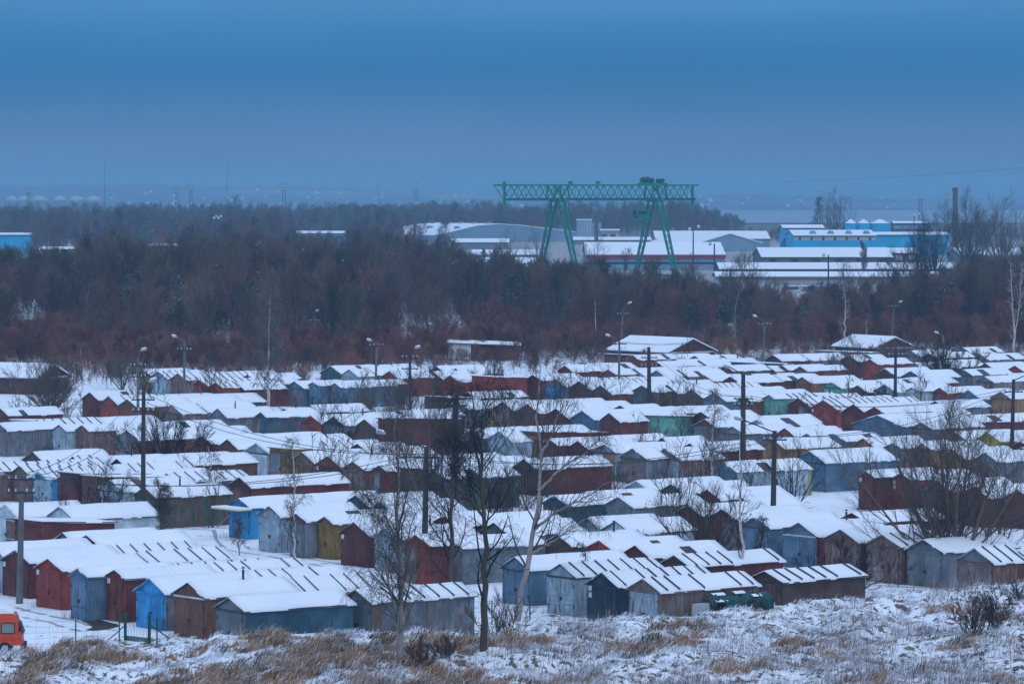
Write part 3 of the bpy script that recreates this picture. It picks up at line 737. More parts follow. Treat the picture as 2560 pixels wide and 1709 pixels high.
shed('warehouse', 'low white roofed warehouse far behind the left wood', 'warehouse', 741, 860, 579, 584, 604, 1750, 'wall_bluegrey', wins=(5, 590, 596, 3.0))
shed('warehouse', 'long grey shed left of the crane with flat snowy roof', 'warehouse', 1128, 1272, 598, 607, 624, 1640, 'wall_grey')
shed('warehouse', 'low snowy shed just left of the crane\'s foot', 'warehouse', 1180, 1345, 626, 638, 650, 1430, 'wall_bluegrey')
shed('warehouse', 'lowest snowy shed beside the crane\'s left foot', 'warehouse', 1205, 1340, 646, 659, 672, 1300, 'wall_bluegrey')
shed('warehouse', 'wide snowy roof between the two legs of the crane', 'warehouse', 1432, 1640, 594, 601, 612, 1780, 'wall_grey')
shed('factory', 'grey factory with red roof edge behind the crane\'s right leg', 'factory', 1467, 1812, 608, 638, 690, 1190, 'wall_bluegrey', trim=('trim_red', .8), wins=(14, 655, 660, 4.5))
shed('warehouse', 'broad snowy hall right of the crane, below the wood', 'warehouse', 1640, 1925, 579, 598, 611, 1650, 'wall_bluegrey')
shed('warehouse', 'snowy roofed brown brick workshop below the blue factory', 'workshop', 1905, 2232, 621, 644, 664, 1230, 'wall_brown', wins=(6, 648, 655, 2.2))
shed('warehouse', 'upper of the two long low sheds behind the blue containers', 'shed', 1800, 2385, 659, 674, 685, 1120, 'wall_dark', group='long low sheds')
shed('warehouse', 'lower of the two long low sheds behind the blue containers', 'shed', 1792, 2385, 682, 693, 722, 1010, 'wall_pale', trim=('wall_brown', .35), group='long low sheds')
shed('warehouse', 'small snowy shed right of the lower long shed, by the bare trees', 'shed', 2400, 2560, 622, 640, 660, 1330, 'wall_grey')
shed('factory', 'turquoise blue factory wall at the left edge', 'factory', -140, 75, 584, 588, 632, 1500, 'wall_blue')
shed('warehouse', 'low pale shed right of the turquoise factory wall', 'shed', 100, 200, 619, 624, 645, 1330, 'wall_pale')
shed('warehouse', 'grey block with pale gable in the left wood', 'shed', 347, 450, 612, 616, 650, 1370, 'wall_grey')
shed('factory', 'brick red house with snowy roof below the spruces', 'house', 2132, 2296, 622, 634, 655, 1270, 'wall_red', wins=(5, 637, 650, 2.2, 'wall_pale'))
# the turquoise factory: long hall, higher block at its left, roof lights, window band
fr = shed('factory', 'long turquoise factory with white window band below the tank', 'factory', 1985, 2190, 577, 590, 622, 1420, 'wall_blue', pitch=.07)
b = MB(); z1 = H - (592 - HY) / F * 1420; z0 = H - (601 - HY) / F * 1420; b.box(-13.6, -.06, z0, 13.6, -.004, z1); band = b.build('window_band', MATS['wall_pale'], fr)
for k in range(7):
    b = MB(); b.box(-11.7 + k * 3.9 - .35, -.12, z0 + .1, -11.7 + k * 3.9 + .35, -.064, z1 - .1); b.build('window', MATS['glass_dark'], band)
for k in range(4):
    b = MB(); zz = H - (588 - HY) / F * 1420; b.prism([(-2.2 + k * 6 - 6, zz + .5), (.2 + k * 6 - 6, zz + .5), (-.4 + k * 6 - 6, zz + 1.5), (-1.6 + k * 6 - 6, zz + 1.5)], 5, 8); b.build('roof_light', MATS['wall_bluegrey'], fr)
shed('factory', 'turquoise block standing above the left end of the factory', 'factory', 1958, 2060, 564, 571, 592, 1475, 'wall_blue')
shed('factory', 'low turquoise wing at the right end of the factory', 'factory', 2188, 2370, 582, 588, 604, 1500, 'wall_blue')
shed('warehouse', 'dark low building right of the three turquoise tanks', 'building', 2234, 2318, 555, 559, 580, 1700, 'wall_dark', wins=(4, 563, 572, 3.0, 'wall_bluegrey'))
for k, (x0, x1) in enumerate(((2113, 2143), (2144, 2176), (2177, 2228))):
    Y = 1620; p0 = at(x0, 580, Y); p1 = at(x1, 580, Y); r = (p1.x - p0.x) / 2; ztop = at(x0, 558, Y).z
    root = empty('storage_tank', ((p0.x + p1.x) / 2, Y + r, 0))
    b = MB(); b.tube((0, 0, -.5), (0, 0, ztop), r - .03, n=24); b.build('tank', MATS['wall_blue'], root)
    b = MB(); b.tube((0, 0, ztop + .01), (0, 0, ztop + 1.5), r - .1, .4, n=24); b.build('snow', SNOW, root)
    tag(root, ('left', 'middle', 'right')[k] + ' one of three turquoise tanks with snowy caps behind the factory', 'storage tank', 'turquoise tanks')

# arched white warehouse left of the crane, gable turned to the right
def arch_hall():
    Y = 1850; p = at(1087, 603, Y); root = empty('warehouse', (p.x, p.y, 0), R(28))
    w, dp = 70, 62
    prof = [(0, -.5), (w, -.5), (w, 4.0), (w * .82, 5.6), (w * .6, 7.2), (w * .45, 7.8), (w * .3, 7.2), (w * .12, 4.6), (0, 3.0)]
    b = MB(); b.prism(prof, 0, dp); b.build('wall', MATS['wall_bluegrey'], root)
    top = [(x, z + .06) for x, z in prof[2:]]; top[0] = (w + .3, top[0][1]); top[-1] = (-.3, top[-1][1])
    b = MB(); b.prism([(x, z + .35) for x, z in top] + [(x, z) for x, z in top[::-1]], -.3, dp + .3); rf = b.build('roof', SNOW, root)
    for k in range(8):
        x = w * (.2 + .22 * (k % 2)); y = 6 + (k // 2) * 13; z = 6.2 if k % 2 == 0 else 7.9
        b = MB(); b.tube((x, y, z), (x, y, z + .9), 1.7, 1.0, n=12); b.build('roof_dome', MATS['wall_bluegrey'], rf)
    tag(root, 'large white roofed hall with roof domes, left of the crane', 'warehouse')
arch_hall()
def gable_hall():
    Y = 1560; p = at(1745, 606, Y); root = empty('warehouse', (p.x, p.y, 0), R(24))
    b = MB(); b.prism([(0, -.5), (26, -.5), (26, 3), (13, 6.5), (0, 3)], 0, 40); b.build('wall', MATS['wall_bluegrey'], root)
    pr = [(-.4, 3.05), (13, 6.6), (26.4, 3.05)]
    b = MB(); b.prism([(x, z + .35) for x, z in pr] + [(x, z) for x, z in pr[::-1]], -.4, 40.4); b.build('roof', SNOW, root)
    tag(root, 'blue-grey gabled hall right of the crane with snowy roof', 'warehouse')
gable_hall()
# the tall grey block between the crane's legs with its brick chimney and annex
def block():
    Y = 1800; x0 = at(1442, 604, Y).x; x1 = at(1503, 604, Y).x; z1 = at(0, 550, Y).z
    root = empty('mill_building', ((x0 + x1) / 2, Y, 0)); hw = (x1 - x0) / 2
    b = MB(); b.box(-hw, 0, -.5, hw * .25, 14, z1); b.box(hw * .25 + .02, 1.5, -.5, hw, 14, z1 - 1.2); b.build('wall', MATS['wall_bluegrey'], root)
    b = MB(); b.box(-hw - .1, -.1, z1 + .004, hw * .25, 14, z1 + .3); b.build('snow', SNOW, root)
    for k in range(5):
        b = MB(); b.box(-hw + 1 + k * 1.15, -.1, .5, -hw + 1.3 + k * 1.15, -.004, z1 - .5); b.build('pier', MATS['wall_pale'], root)
    tag(root, 'tall grey block standing between the crane\'s legs', 'building')
    xa = at(1499, 604, Y).x; xb = at(1546, 604, Y).x; za = at(0, 576, Y).z
    root = empty('mill_annex', (xa + .3, Y, 0)); w = xb - xa
    b = MB(); b.box(0, 0, -.5, w, 12, za); b.build('wall', MATS['wall_grey'], root)
    b = MB(); b.box(-.2, -.3, za + .004, w + .3, 12, za + .5); b.build('snow', SNOW, root)
    for fx in (.45, .92):
        b = MB(); b.box(w * fx - .7, -.12, -.5, w * fx + .5, -.004, za - 1.6); b.build('pillar', MATS['column_yellow'], root)
    for fx in (.22, .68):
        b = MB(); b.box(w * fx - 1.1, -.10, 1, w * fx + 1.1, -.004, za - 1.8); b.build('window', MATS['glass_dark'], root)
    tag(root, 'low annex with two yellow pillars right of the tall grey block', 'building')
block()
def chimney(sx, yt, yb, Y, w0, w1, label, mat, name='brick_chimney'):
    p = at(sx, yb, Y); zt = at(sx, yt, Y).z; root = empty(name, (p.x, Y, 0))
    b = MB(); b.tube((0, 0, -.5), (0, 0, zt), w0 / 2, w1 / 2, n=16); b.build('shaft', MATS[mat], root)
    b = MB(); b.tube((0, 0, zt - 1.2), (0, 0, zt + .02), w1 / 2 + .12, n=16); b.build('rim', MATS[mat], root)
    tag(root, label, 'chimney')
chimney(2388, 469, 620, 1480, 2.2, 1.75, 'tall dark brick chimney rising behind bare trees', 'brick_brown')
chimney(1491, 541, 606, 1660, 1.7, 1.4, 'short brick chimney between the crane\'s two legs', 'brick_brown')
chimney(1037, 545, 598, 1700, 1.5, 1.3, 'stubby brick chimney in front of the large white hall', 'brick_brown')
# containers by the long shed
def container(x0, x1, yt, yb, Y, mat, label):
    p0 = at(x0, yb, Y); p1 = at(x1, yb, Y); zt = at(x0, yt, Y).z; root = empty('shipping_container', ((p0.x + p1.x) / 2, Y, 0)); hw = (p1.x - p0.x) / 2
    b = MB(); b.box(-hw, 0, p0.z - 1.2, hw, 2.4, zt); b.build('body', MATS[mat], root)
    b = MB(); b.box(-hw, -.02, zt + .004, hw, 2.4, zt + .12); b.build('snow', SNOW, root)
    b = MB(); b.box(-.04, -.07, p0.z, .04, -.004, zt - .06); me = b.mesh('rib'); me.materials.append(MATS[mat])
    n = max(4, int(hw * 2 / .45))
    for k in range(1, n):
        o = link('rib', me, None, root); o.location = (-hw + 2 * hw * k / n, 0, 0)
    tag(root, label, 'container', 'containers by the long shed'); return root, hw, zt
container(1966, 2004, 716, 737, 960, 'box_green', 'dark green container left of the orange sign')
r_, hw_, zt_ = container(2005, 2036, 716, 740, 945, 'box_blue', 'dark blue container with orange sign')
b = MB(); b.box(-hw_ - .8, -.15, zt_ - .7, -hw_ + .2, -.1, zt_ - .15); b.build('sign', MATS['sign_orange'], r_)
container(2037, 2055, 715, 741, 925, 'wall_blue', 'bright blue container at the right end of the row')

# ------------------------------------------------------------------ the gantry crane
def crane():
    Yc = 1080.0; psi = R(33); G = MATS['crane_green']
    c0 = at(1494, 690, Yc); root = empty('gantry_crane', (c0.x, Yc, 0), psi)
    m_per = Yc / F / math.cos(psi)
    lx = lambda sx: (sx - 1494) * m_per * (1 + 0.0 * sx)         # along the girder
    zt = at(0, 463, Yc).z; zb = at(0, 498.5, Yc).z
    L0, L1 = lx(1243), lx(1746)
    HWD = 1.5                                                     # half the width between the two trusses
    for s in (-1, 1):
        y = s * HWD
        b = MB(); b.beam((L0, y, zt), (L1, y, zt), .34, .42); b.build('top_chord', G, root)
        b = MB(); b.beam((L0 + 3, y, zb), (L1 - 1.2, y, zb), .40, .62); b.build('bottom_chord', G, root)
        n = 26; xs = [L0 + 3 + (L1 - L0 - 4.4) * k / n for k in range(n + 1)]
        for k in range(n):
            a, c = (zb, zt) if k % 2 == 0 else (zt, zb)
            beam_obj('girder_brace', (xs[k], y, a), (xs[k + 1], y, c), .17, .17, G, root)
            if k % 2 == 0: beam_obj('girder_post', (xs[k + 1], y, zb), (xs[k + 1], y, zt), .09, .09, G, root)
        beam_obj('girder_brace', (L0, y, zt), (L0 + 3, y, zb), .15, .15, G, root)
        beam_obj('handrail', (L0 + 3, y * 1.35, zb + 1.1), (L1 - 1, y * 1.35, zb + 1.1), .06, .06, G, root)
        beam_obj('walkway', (L0 + 3, y * 1.25, zb + .32), (L1 - 1, y * 1.25, zb + .32), .55, .06, G, root)
    for k in range(14):
        x = L0 + 3 + (L1 - L0 - 4) * k / 13
        beam_obj('cross_tie', (x, -HWD, zt), (x, HWD, zt), .14, .14, G, root); beam_obj('cross_tie', (x, -HWD, zb), (x, HWD, zb), .14, .14, G, root)
    # two pairs of splayed lattice legs
    splay = 9.6
    for sx0, tops in ((1394, (.85, .85)), (1642, (.8, .8))):
        xc = lx(sx0)
        for s in (-1, 1):
            ytop, yb_ = s * (HWD + .7), s * splay
            xo = .55 * s
            ch = []
            for q in (-1, 1):
                for dy in (-1, 1):
                    t0 = Vector((xc + xo + q * .85, ytop + dy * .38, zb + .4)); t1 = Vector((xc + xo + q * .50, yb_ + dy * .28, 1.0)); ch.append((t0, t1))
            b = MB()
            for t0, t1 in ch: b.beam(t0, t1, .24, .24)
            # leg foot and upper head block
            leg = b.build('leg', G, root)
            b = MB(); b.box(xc + xo - .9, yb_ - .7, .25, xc + xo + .9, yb_ + .7, 1.05); b.build('bogie', G, leg)
            n = 13
            for pair in ((0, 2), (1, 3)):
                for k in range(n):
                    a = ch[pair[k % 2]]; c = ch[pair[1 - k % 2]]
                    beam_obj('leg_brace', a[0].lerp(a[1], k / n), c[0].lerp(c[1], (k + 1) / n), .12, .12, G, leg)
            for pair in ((0, 1), (2, 3)):
                for k in range(n):
                    a = ch[pair[k % 2]]; c = ch[pair[1 - k % 2]]
                    beam_obj('leg_brace', a[0].lerp(a[1], k / n), c[0].lerp(c[1], (k + 1) / n), .10, .10, G, leg)
        b = MB(); b.box(xc - 1.9, -HWD - .5, zb - .5, xc + 1.9, HWD + .5, zb - .31); b.build('head_plate', G, root)
        for s in (-1, 1):                                        # braces of the head up into the girder
            for q in (-1, 1):
                beam_obj('head_brace', (xc + q * 2.4, s * (HWD + .25), zb), (xc + q * 1.7, s * (HWD + .25), zt), .34, .34, G, root)
                beam_obj('head_brace', (xc + q * 1.7, s * (HWD + .3), zt - .2), (xc - q * .4, s * (HWD + .3), zb + .3), .24, .24, G, root)
        b = MB(); b.beam((xc, -splay + .4, .75), (xc, splay - .4, .75), .45, .5); b.build('sill_beam', G, root)
    # trolley with winches on top of the right legs
    x0, x1 = lx(1606), lx(1662); xm = (x0 + x1) / 2
    b = MB(); b.box(x0, -HWD - .3, zt + .25, x1, HWD + .3, zt + .62); tr = b.build('trolley', G, root)
    for q, r_ in ((x0 + 1.2, .75), (x0 + 2.5, .62), (x1 - 1.0, .55)):
        b = MB(); b.tube((q, -1.3, zt + .64 + r_), (q, 1.3, zt + .64 + r_), r_, n=12); b.build('winch_drum', MATS['tl_drum'], tr)
    b = MB(); b.box(x0 + .2, -1, zt + .63, x0 + 3.2, 1, zt + .95); b.build('winch_frame', G, tr)
    beam_obj('aerial', (xm, 0, zt + .6), (xm, 0, zt + 2.6), .06, .06, G, tr)
    for s in (-1, 1):
        for k in range(6):
            x = lx(1597) + (lx(1672) - lx(1597)) * k / 5
            beam_obj('rail_post', (x, s * 2.0, zt + .3), (x, s * 2.0, zt + 1.35), .05, .05, G, tr)
        beam_obj('handrail', (lx(1597), s * 2.0, zt + 1.35), (lx(1672), s * 2.0, zt + 1.35), .05, .05, G, tr)
    # driver's cab with its platform on the left of the right legs
    xa, xb = lx(1577), lx(1606); za, zz = at(0, 546, Yc).z, at(0, 524, Yc).z
    b = MB(); b.prism([(xa, za + .7), (xa + .5, za + .15), (xb, za + .15), (xb, zz), (xa, zz)], -HWD - 1.6, -HWD + .4); cab = b.build('cab', G, root)
    b = MB(); b.box(xa + .35, -HWD - 1.68, za + 1.0, xb - .3, -HWD - 1.604, zz - .35); b.build('window', MATS['glass_dark'], cab)
    b = MB(); b.box(xa - .06, -HWD - 1.4, za + 1.0, xa - .004, -HWD + .2, zz - .3); b.build('window', MATS['glass_dark'], cab)
    b = MB(); b.box(xa - .2, -HWD - 2.2, za - .1, lx(1622), -HWD + .6, za + .04); b.build('cab_platform', G, root)
    beam_obj('platform_strut', (xa + .6, -HWD - .4, za - .1), (lx(1612), -HWD - .4, za - 2.3), .14, .14, G, root)
    for k in range(5):
        x = xa + (xb - xa) * k / 4; beam_obj('rail_post', (x, -HWD - 2.15, za), (x, -HWD - 2.15, za + 2.0), .06, .06, G, root)
    # hanging cage at the right end, hook frames, end post at the left, small cabinets on top
    xe0, xe1 = lx(1708), lx(1741); zc0 = at(0, 520, Yc).z
    for k in range(8):
        x = xe0 + (xe1 - xe0) * k / 7; beam_obj('cage_bar', (x, -HWD - .4, zc0), (x, -HWD - .4, zb - .2), .08, .08, G, root)
    for z in (zc0, (zc0 + zb) / 2): beam_obj('cage_rail', (xe0 - .3, -HWD - .4, z), (xe1 + .5, -HWD - .4, z), .09, .09, G, root)
    beam_obj('end_post', (L1 - 1.0, 0, zb - 1.2), (L1 - 1.0, 0, zt), .5, .5, G, root)
    b = MB(); b.box(L0 + 2.0, -.25, zb - 1.3, L0 + 2.5, .25, zt + .9); b.build('end_frame', G, root)
    beam_obj('end_platform', (L0 + .8, -1.2, zb - 1.3), (L0 + 3.8, -1.2, zb - 1.3), .8, .12, G, root)
    for sx in (1426, 1495):
        b = MB(); x = lx(sx); b.box(x - .4, -.5, zt + .25, x + .4, .5, zt + 1.0); b.build('cable_box', G, root)
    for sx, d in ((1449, 2.0), (1487, 1.7)):
        x = lx(sx)
        for q in (-.3, .3): beam_obj('hoist_rope', (x + q, 0, zb - d), (x + q, 0, zb), .05, .05, G, root)
        beam_obj('hook_block', (x - .6, 0, zb - d), (x + .6, 0, zb - d), .22, .22, G, root)
    tag(root, 'green lattice gantry crane spanning the yard beyond the wood', 'crane')
plain('tl_drum', (.03, .08, .07), .5)
crane()

# ------------------------------------------------------------------ floodlight towers and radio masts
plain('mast_steel', (.10, .11, .12), .6)
def floodmast(sx, yt, Y, label, head=True, w=1.0):
    p = at(sx, 600, Y); zt = at(sx, yt, Y).z; root = empty('floodlight_tower', (p.x, Y, 0)); M = MATS['mast_steel']
    b = MB()
    for i, j in ((-1, -1), (1, -1), (1, 1), (-1, 1)): b.beam((i * w, j * w, -.5), (i * w * .55, j * w * .55, zt - 2.5), .14, .14)
    leg = b.build('mast', M, root)
    n = 12
    for k in range(n):
        z0, z1 = (zt - 2.5) * k / n, (zt - 2.5) * (k + 1) / n; a = w * (1 - .45 * k / n); c = w * (1 - .45 * (k + 1) / n); s = 1 if k % 2 else -1
        beam_obj('lattice', (-a * s, -a, z0), (c * s, -c, z1), .09, .09, M, root); beam_obj('lattice', (-a * s, a, z0), (c * s, c, z1), .09, .09, M, root)
    b = MB(); b.box(-1.5, -1.5, zt - 2.5, 1.5, 1.5, zt - 2.38); b.build('platform', M, root)
    for z in (zt - 1.2, zt): 
        for s in (-1, 1): beam_obj('rail', (-1.6, s * 1.5, z), (1.6, s * 1.5, z), .09, .09, M, root)
    for k in range(5):
        x = -1.4 + k * .7; b = MB(); b.box(x - .26, -1.7, zt - .3 + .5 * (k % 2), x + .26, -1.4, zt + .25 + .5 * (k % 2)); b.build('floodlight', MATS['lamp_grey'], root)
    tag(root, label, 'floodlight tower', 'floodlight towers on the skyline')
for sx, yt, Y, lab in ((71, 470, 2100, 'floodlight tower nearest the left edge, before pale domes'), (442, 472, 2250, 'fainter of the two close floodlight towers on the left'), (477, 464, 1950, 'taller of the two close floodlight towers on the left'),
                       (710, 461, 1750, 'floodlight tower above the left wood, left of the white hall'), (1040, 459, 1700, 'floodlight tower above the stubby chimney and large white hall'),
                       (2052, 480, 1800, 'left floodlight tower beside the tall bare tree by the factory'), (2072, 483, 1900, 'right floodlight tower beside the tall bare tree by the factory'),
                       (2301, 483, 1900, 'floodlight tower left of the tall brick chimney'), (2366, 487, 2000, 'small floodlight tower touching the tall brick chimney')):
    floodmast(sx, yt, Y, lab)
for sx, yt, Y, lab in ((262, 398, 2600, 'thin radio mast left of the two close floodlight towers'), (568, 392, 2700, 'thin radio mast over the bare trees left of centre'), (945, 455, 3600, 'short far radio mast on the hills above the wood')):
    p = at(sx, 600, Y); zt = at(sx, yt, Y).z; root = empty('radio_mast', (p.x, Y, 0))
    b = MB(); b.tube((0, 0, -.5), (0, 0, zt), .22, .10, n=6); b.build('mast', MATS['mast_steel'], root)
    b = MB(); b.tube((0, 0, zt * .55), (0, 0, zt * .55 + .6), .5, n=8); b.build('collar', MATS['mast_steel'], root)
    tag(root, lab, 'radio mast', 'radio masts')
# domes of the far depot
for k, x in enumerate((29, 62, 98, 150, 192, 234)):
    p = at(x, 496, 4300); root = empty('storage_dome', (p.x, 4300, p.z - 2.5))
    b = MB(); r_ = 6.5 + (k % 3)
    for j in range(5):
        a0, a1 = R(j * 18), R((j + 1) * 18); b.tube((0, 0, 5 * math.sin(a0)), (0, 0, 5 * math.sin(a1)), r_ * math.cos(a0), max(.05, r_ * math.cos(a1)), n=16, caps=False)
    b.build('dome', MATS['wall_pale'], root); b = MB(); b.tube((0, 0, -6), (0, 0, -.01), r_ - .2, n=16); b.build('ring_wall', MATS['wall_bluegrey'], root)
    tag(root, ('first', 'second', 'third', 'fourth', 'fifth', 'sixth')[k] + ' pale dome from the left below the far hills', 'storage dome', 'pale domes of a far depot')
# houses scattered over the far hillside
def hill_house():
    b = MB(); b.box(-4.5, 0, -3, 4.5, 7, 3.2, 0); b.prism([(-5, 3.21), (5, 3.21), (0, 6.2)], -.3, 7.3, 1); me = b.mesh('hill_house'); me.materials.append(MATS['wall_pale']); me.materials.append(SNOW); return me
hm = hill_house(); rr = random.Random(3)
for k in range(110):
    sx = rr.uniform(640, 1900) if k < 85 else rr.uniform(250, 640) if k < 100 else rr.uniform(1900, 2250); t = rr.random() ** 1.4
    Y = 5300 + 1500 * t; x = (sx - CX) / F * Y
    o = link('hill_house', hm); f_ = (Y - 5200) / 2000
    top = H - (np.interp(CX + x / Y * F, [0, 350, 700, 1000, 1300, 1700, 2000, 2560], [462, 464, 470, 474, 480, 487, 492, 496]) - HY) / F * 7200
    z = top * (np.interp(f_, [0, .4, .75, 1], [0, .45, .8, 1]))
    o.location = (x, Y - 12, float(z)); o.rotation_euler = (0, 0, rr.uniform(-.8, .8)); s_ = rr.uniform(.32, .62); o.scale = (s_, s_, s_)
    tag(o, 'tiny pale house among the trees on the far hillside', 'house', 'houses on the far hillside')
# ------------------------------------------------------------------ shed and barn behind the yard
def back_shed():
    Y = 557.0; xa, xm, xb = at(1121, 0, Y).x, at(1177, 0, Y).x, at(1297, 0, Y).x; zt = at(0, 856, Y).z
    root = empty('shed', (xa, Y, 0)); w1 = xm - xa; w2 = xb - xa
    b = MB(); b.box(0, 0, -.3, w1, 5, zt - .12); b.build('plastered_wall', MATS['plate_white'], root)
    b = MB(); b.box(w1 + .01, .5, -.3, w2, 5, zt - .5); b.build('sheet_wall', paint('rb'), root)
    b = MB(); b.box(w1 + .05, .42, 0, w1 + 1.1, .496, zt - .6); b.build('door', MATS['tin_dark'], root)
    b = MB(); b.add([(-.3, -.4, zt - .115), (w2 + .3, -.4, zt - .5), (w2 + .3, 5.3, zt - .5), (-.3, 5.3, zt - .115), (-.3, -.4, zt + .0), (w2 + .3, -.4, zt - .38), (w2 + .3, 5.3, zt - .38), (-.3, 5.3, zt + .0)], [(0, 3, 2, 1), (4, 5, 6, 7), (0, 1, 5, 4), (1, 2, 6, 5), (2, 3, 7, 6), (3, 0, 4, 7)])
    rf = b.build('roof', MATS['tin_dark'], root)
    b = MB(); b.add([(-.3, -.4, zt + .003), (w2 + .3, -.4, zt - .377), (w2 + .3, 5.3, zt - .377), (-.3, 5.3, zt + .003), (-.2, -.35, zt + .18), (w2 + .2, -.35, zt - .2), (w2 + .2, 5.2, zt - .1), (-.2, 5.2, zt + .3)], [(0, 3, 2, 1), (4, 5, 6, 7), (0, 1, 5, 4), (1, 2, 6, 5), (2, 3, 7, 6), (3, 0, 4, 7)]); b.build('snow', SNOW, rf)
    tag(root, 'flat roofed shed, half white half rusty red, at the yard\'s back edge', 'shed')
back_shed()
def barn(sx, sy, h, w, L, rz, wall, label, side=None):
    x, y = ground(sx, sy, h); root = empty('barn', (x, y, 0), R(rz)); hw = w / 2; ze = h - hw * .40
    b = MB(); b.prism([(-hw, -.2), (hw, -.2), (hw, ze), (0, h), (-hw, ze)], 0, L); b.build('wall', paint(wall), root)
    b = MB(); b.prism([(-hw - .4, ze - .15), (0, h + .01), (hw + .4, ze - .15), (hw + .4, ze - .03), (0, h + .13), (-hw - .4, ze - .03)], -.4, L + .4); rf = b.build('roof', MATS['tin_dark'], root)
    b = MB(); b.prism([(-hw - .35, ze - .0), (0, h + .14), (hw + .35, ze - .0), (hw + .3, ze + .14), (0, h + .32), (-hw - .3, ze + .14)], -.36, L + .36); b.build('snow', SNOW, rf)
    b = MB(); b.beam((-hw, -.06, ze), (hw, -.06, ze), .1, .14); b.build('gable_beam', MATS['plate_white'], root)
    for s_ in (-1, 1):
        b = MB(); b.box(min(.02 * s_, s_ * hw * .5), -.06, 0, max(.02 * s_, s_ * hw * .5), -.004, ze - .3); b.build('door', paint(wall), root)
    tag(root, label, 'barn')
barn(1729, 850, 3.4, 7.5, 12, 37, 'dr', 'wide dark red barn with snowy roof at the back of the yard')
barn(2235, 846, 3.2, 6.0, 9, 30, 'br', 'brown barn with snowy roof beyond the right lamp poles')
barn(130, 915, 3.0, 6.0, 10, 62, 'br', 'long low brown barn at the left edge, snow on its broad roof')

# ------------------------------------------------------------------ lamp and power poles
POLES = []
def pole(zt_, xt, yt, zb_, xb, yb, mat, lamp, label, cross=(), cap=True, r=.13):
    sx0, sy0 = px(zb_, xb, yb); x, y = ground(sx0, sy0, 0)
    y += .0; sx1, sy1 = px(zt_, xt, yt); top = at(sx1, sy1, y); lean = Vector((top.x - x, 0, top.z)); h = top.z
    root = empty('lamp_pole' if lamp else 'power_pole', (x, y, tz(x, y)))
    M = MATS[mat]; b = MB(); b.tube((0, 0, -.3), lean, r * 1.25, r * .8, n=10); b.build('shaft', M, root)
    if lamp:
        dx, dz = lamp; s_ = 1 if dx > 0 else -1
        tip = lean + Vector((dx, -.35, dz)); b = MB(); b.tube(lean - Vector((0, 0, .1)), tip, .045, n=6); b.build('arm', M, root)
        hd = MB(); e = tip + Vector((.55 * s_, -.2, .14)); dr_ = (e - tip).normalized()
        hd.tube(tip, tip.lerp(e, .3), .05, .11, n=8); hd.tube(tip.lerp(e, .3), tip.lerp(e, .85), .11, .12, n=8); hd.tube(tip.lerp(e, .85), e, .12, .05, n=8)
        ho = hd.build('lamp_head', MATS['lamp_grey'], root)
        sb = MB(); u = Vector((0, 0, .10)); sb.tube(tip.lerp(e, .2) + u, tip.lerp(e, .8) + u, .07, .09, n=8); sb.tube(tip.lerp(e, .8) + u, tip.lerp(e, .95) + u, .09, .04, n=8); sb.build('snow', SNOW, ho)
    att = []
    for dzc in cross:
        zc = h - dzc; cx_ = lean.x * zc / max(h, .1)
        b = MB(); b.beam((cx_ - .75, -.14, zc), (cx_ + .75, -.14, zc), .09, .09); co = b.build('crossbar', MATS['iron'], root)
        for k in (-.66, -.3, .3, .66):
            b = MB(); b.tube((cx_ + k, -.14, zc + .05), (cx_ + k, -.14, zc + .22), .05, .035, n=8); b.build('insulator', MATS['porcelain'], co)
        att.append(Vector((x + cx_, y - .14, zc + .2 + tz(x, y))))
    POLES.append((root, att)); tag(root, label, 'lamp pole' if lamp else 'power pole', 'poles standing among the garages'); return root
P1 = pole('A1', 200, 715, 'B1', 178, 828, 'concrete', (-.9, .25), 'concrete pole in front of the dark red garages, front left', (.05, .75), r=.16)
P2 = pole('A1', 1318, -125, 'A1', 1312, 1180, 'wood_pole', (.35, .35), 'tall dark pole left of the dark green garage, lamp head on top', (.85, 1.6), r=.15)
P3 = pole('C1', 1268, 540, 'C1', 1265, 1235, 'concrete', (.25, .8), 'lamp pole behind the spreading tree, second from the left', (.6, 1.6))
P4 = pole('C1', 1692, 365, 'C1', 1690, 1015, 'concrete', (-.7, .3), 'lamp pole with lamp reaching left, above the small red garages', (1.0,))
P5 = pole('C2', 1110, 390, 'C2', 1090, 960, 'concrete', (-.5, .2), 'lamp pole with white lamp reaching left, behind the teal garages', (.3,))
P6 = pole('C2', 1412, 475, 'C2', 1416, 1270, 'wood_pole', (.4, .35), 'lamp pole in front of the long dark red shed', (.5, 1.5))
P7 = pole('A2', 1565, 425, 'B2', 1540, 625, 'wood_pole', (-2.3, .75), 'dark pole beside the bright red garage, long arm and big lamp', (.6,), r=.17)
P8 = pole('C2', 1838, 870, 'A2', 1815, 1120, 'wood_pole', None, 'bare dark wooden post among the birches', (.7,), r=.2)
P9 = pole('C3', 985, 375, 'C3', 980, 965, 'concrete', (-.9, .5), 'lamp pole with lamp reaching left, below the crane\'s right leg', (.3,))
P10 = pole('C3', 1255, 430, 'A3', 1262, 245, 'wood_pole', None, 'tall brown wooden pole with two crossbars, below the crane\'s right side', (1.0, 1.8), r=.2)
P11 = pole('C3', 2122, 675, 'A3', 2120, 728, 'wood_pole', (-1.0, .5), 'tall dark pole beside the mint green garage', (1.9, 2.4), r=.2)
P12 = pole('C3', 2320, 195, 'C3', 2290, 728, 'concrete', (-.9, .55), 'lamp pole with white lamp reaching left, right of the red barn', (.4,))
P13 = pole('C4', 1155, 35, 'C4', 1130, 465, 'concrete', (.6, .2), 'lamp pole at the brown barn, lamp reaching right', (.4,))
P14 = pole('C4', 1172, 420, 'C4', 1165, 1045, 'wood_pole', None, 'bare wooden pole left of the wide double garage roof', (.9,), r=.16)
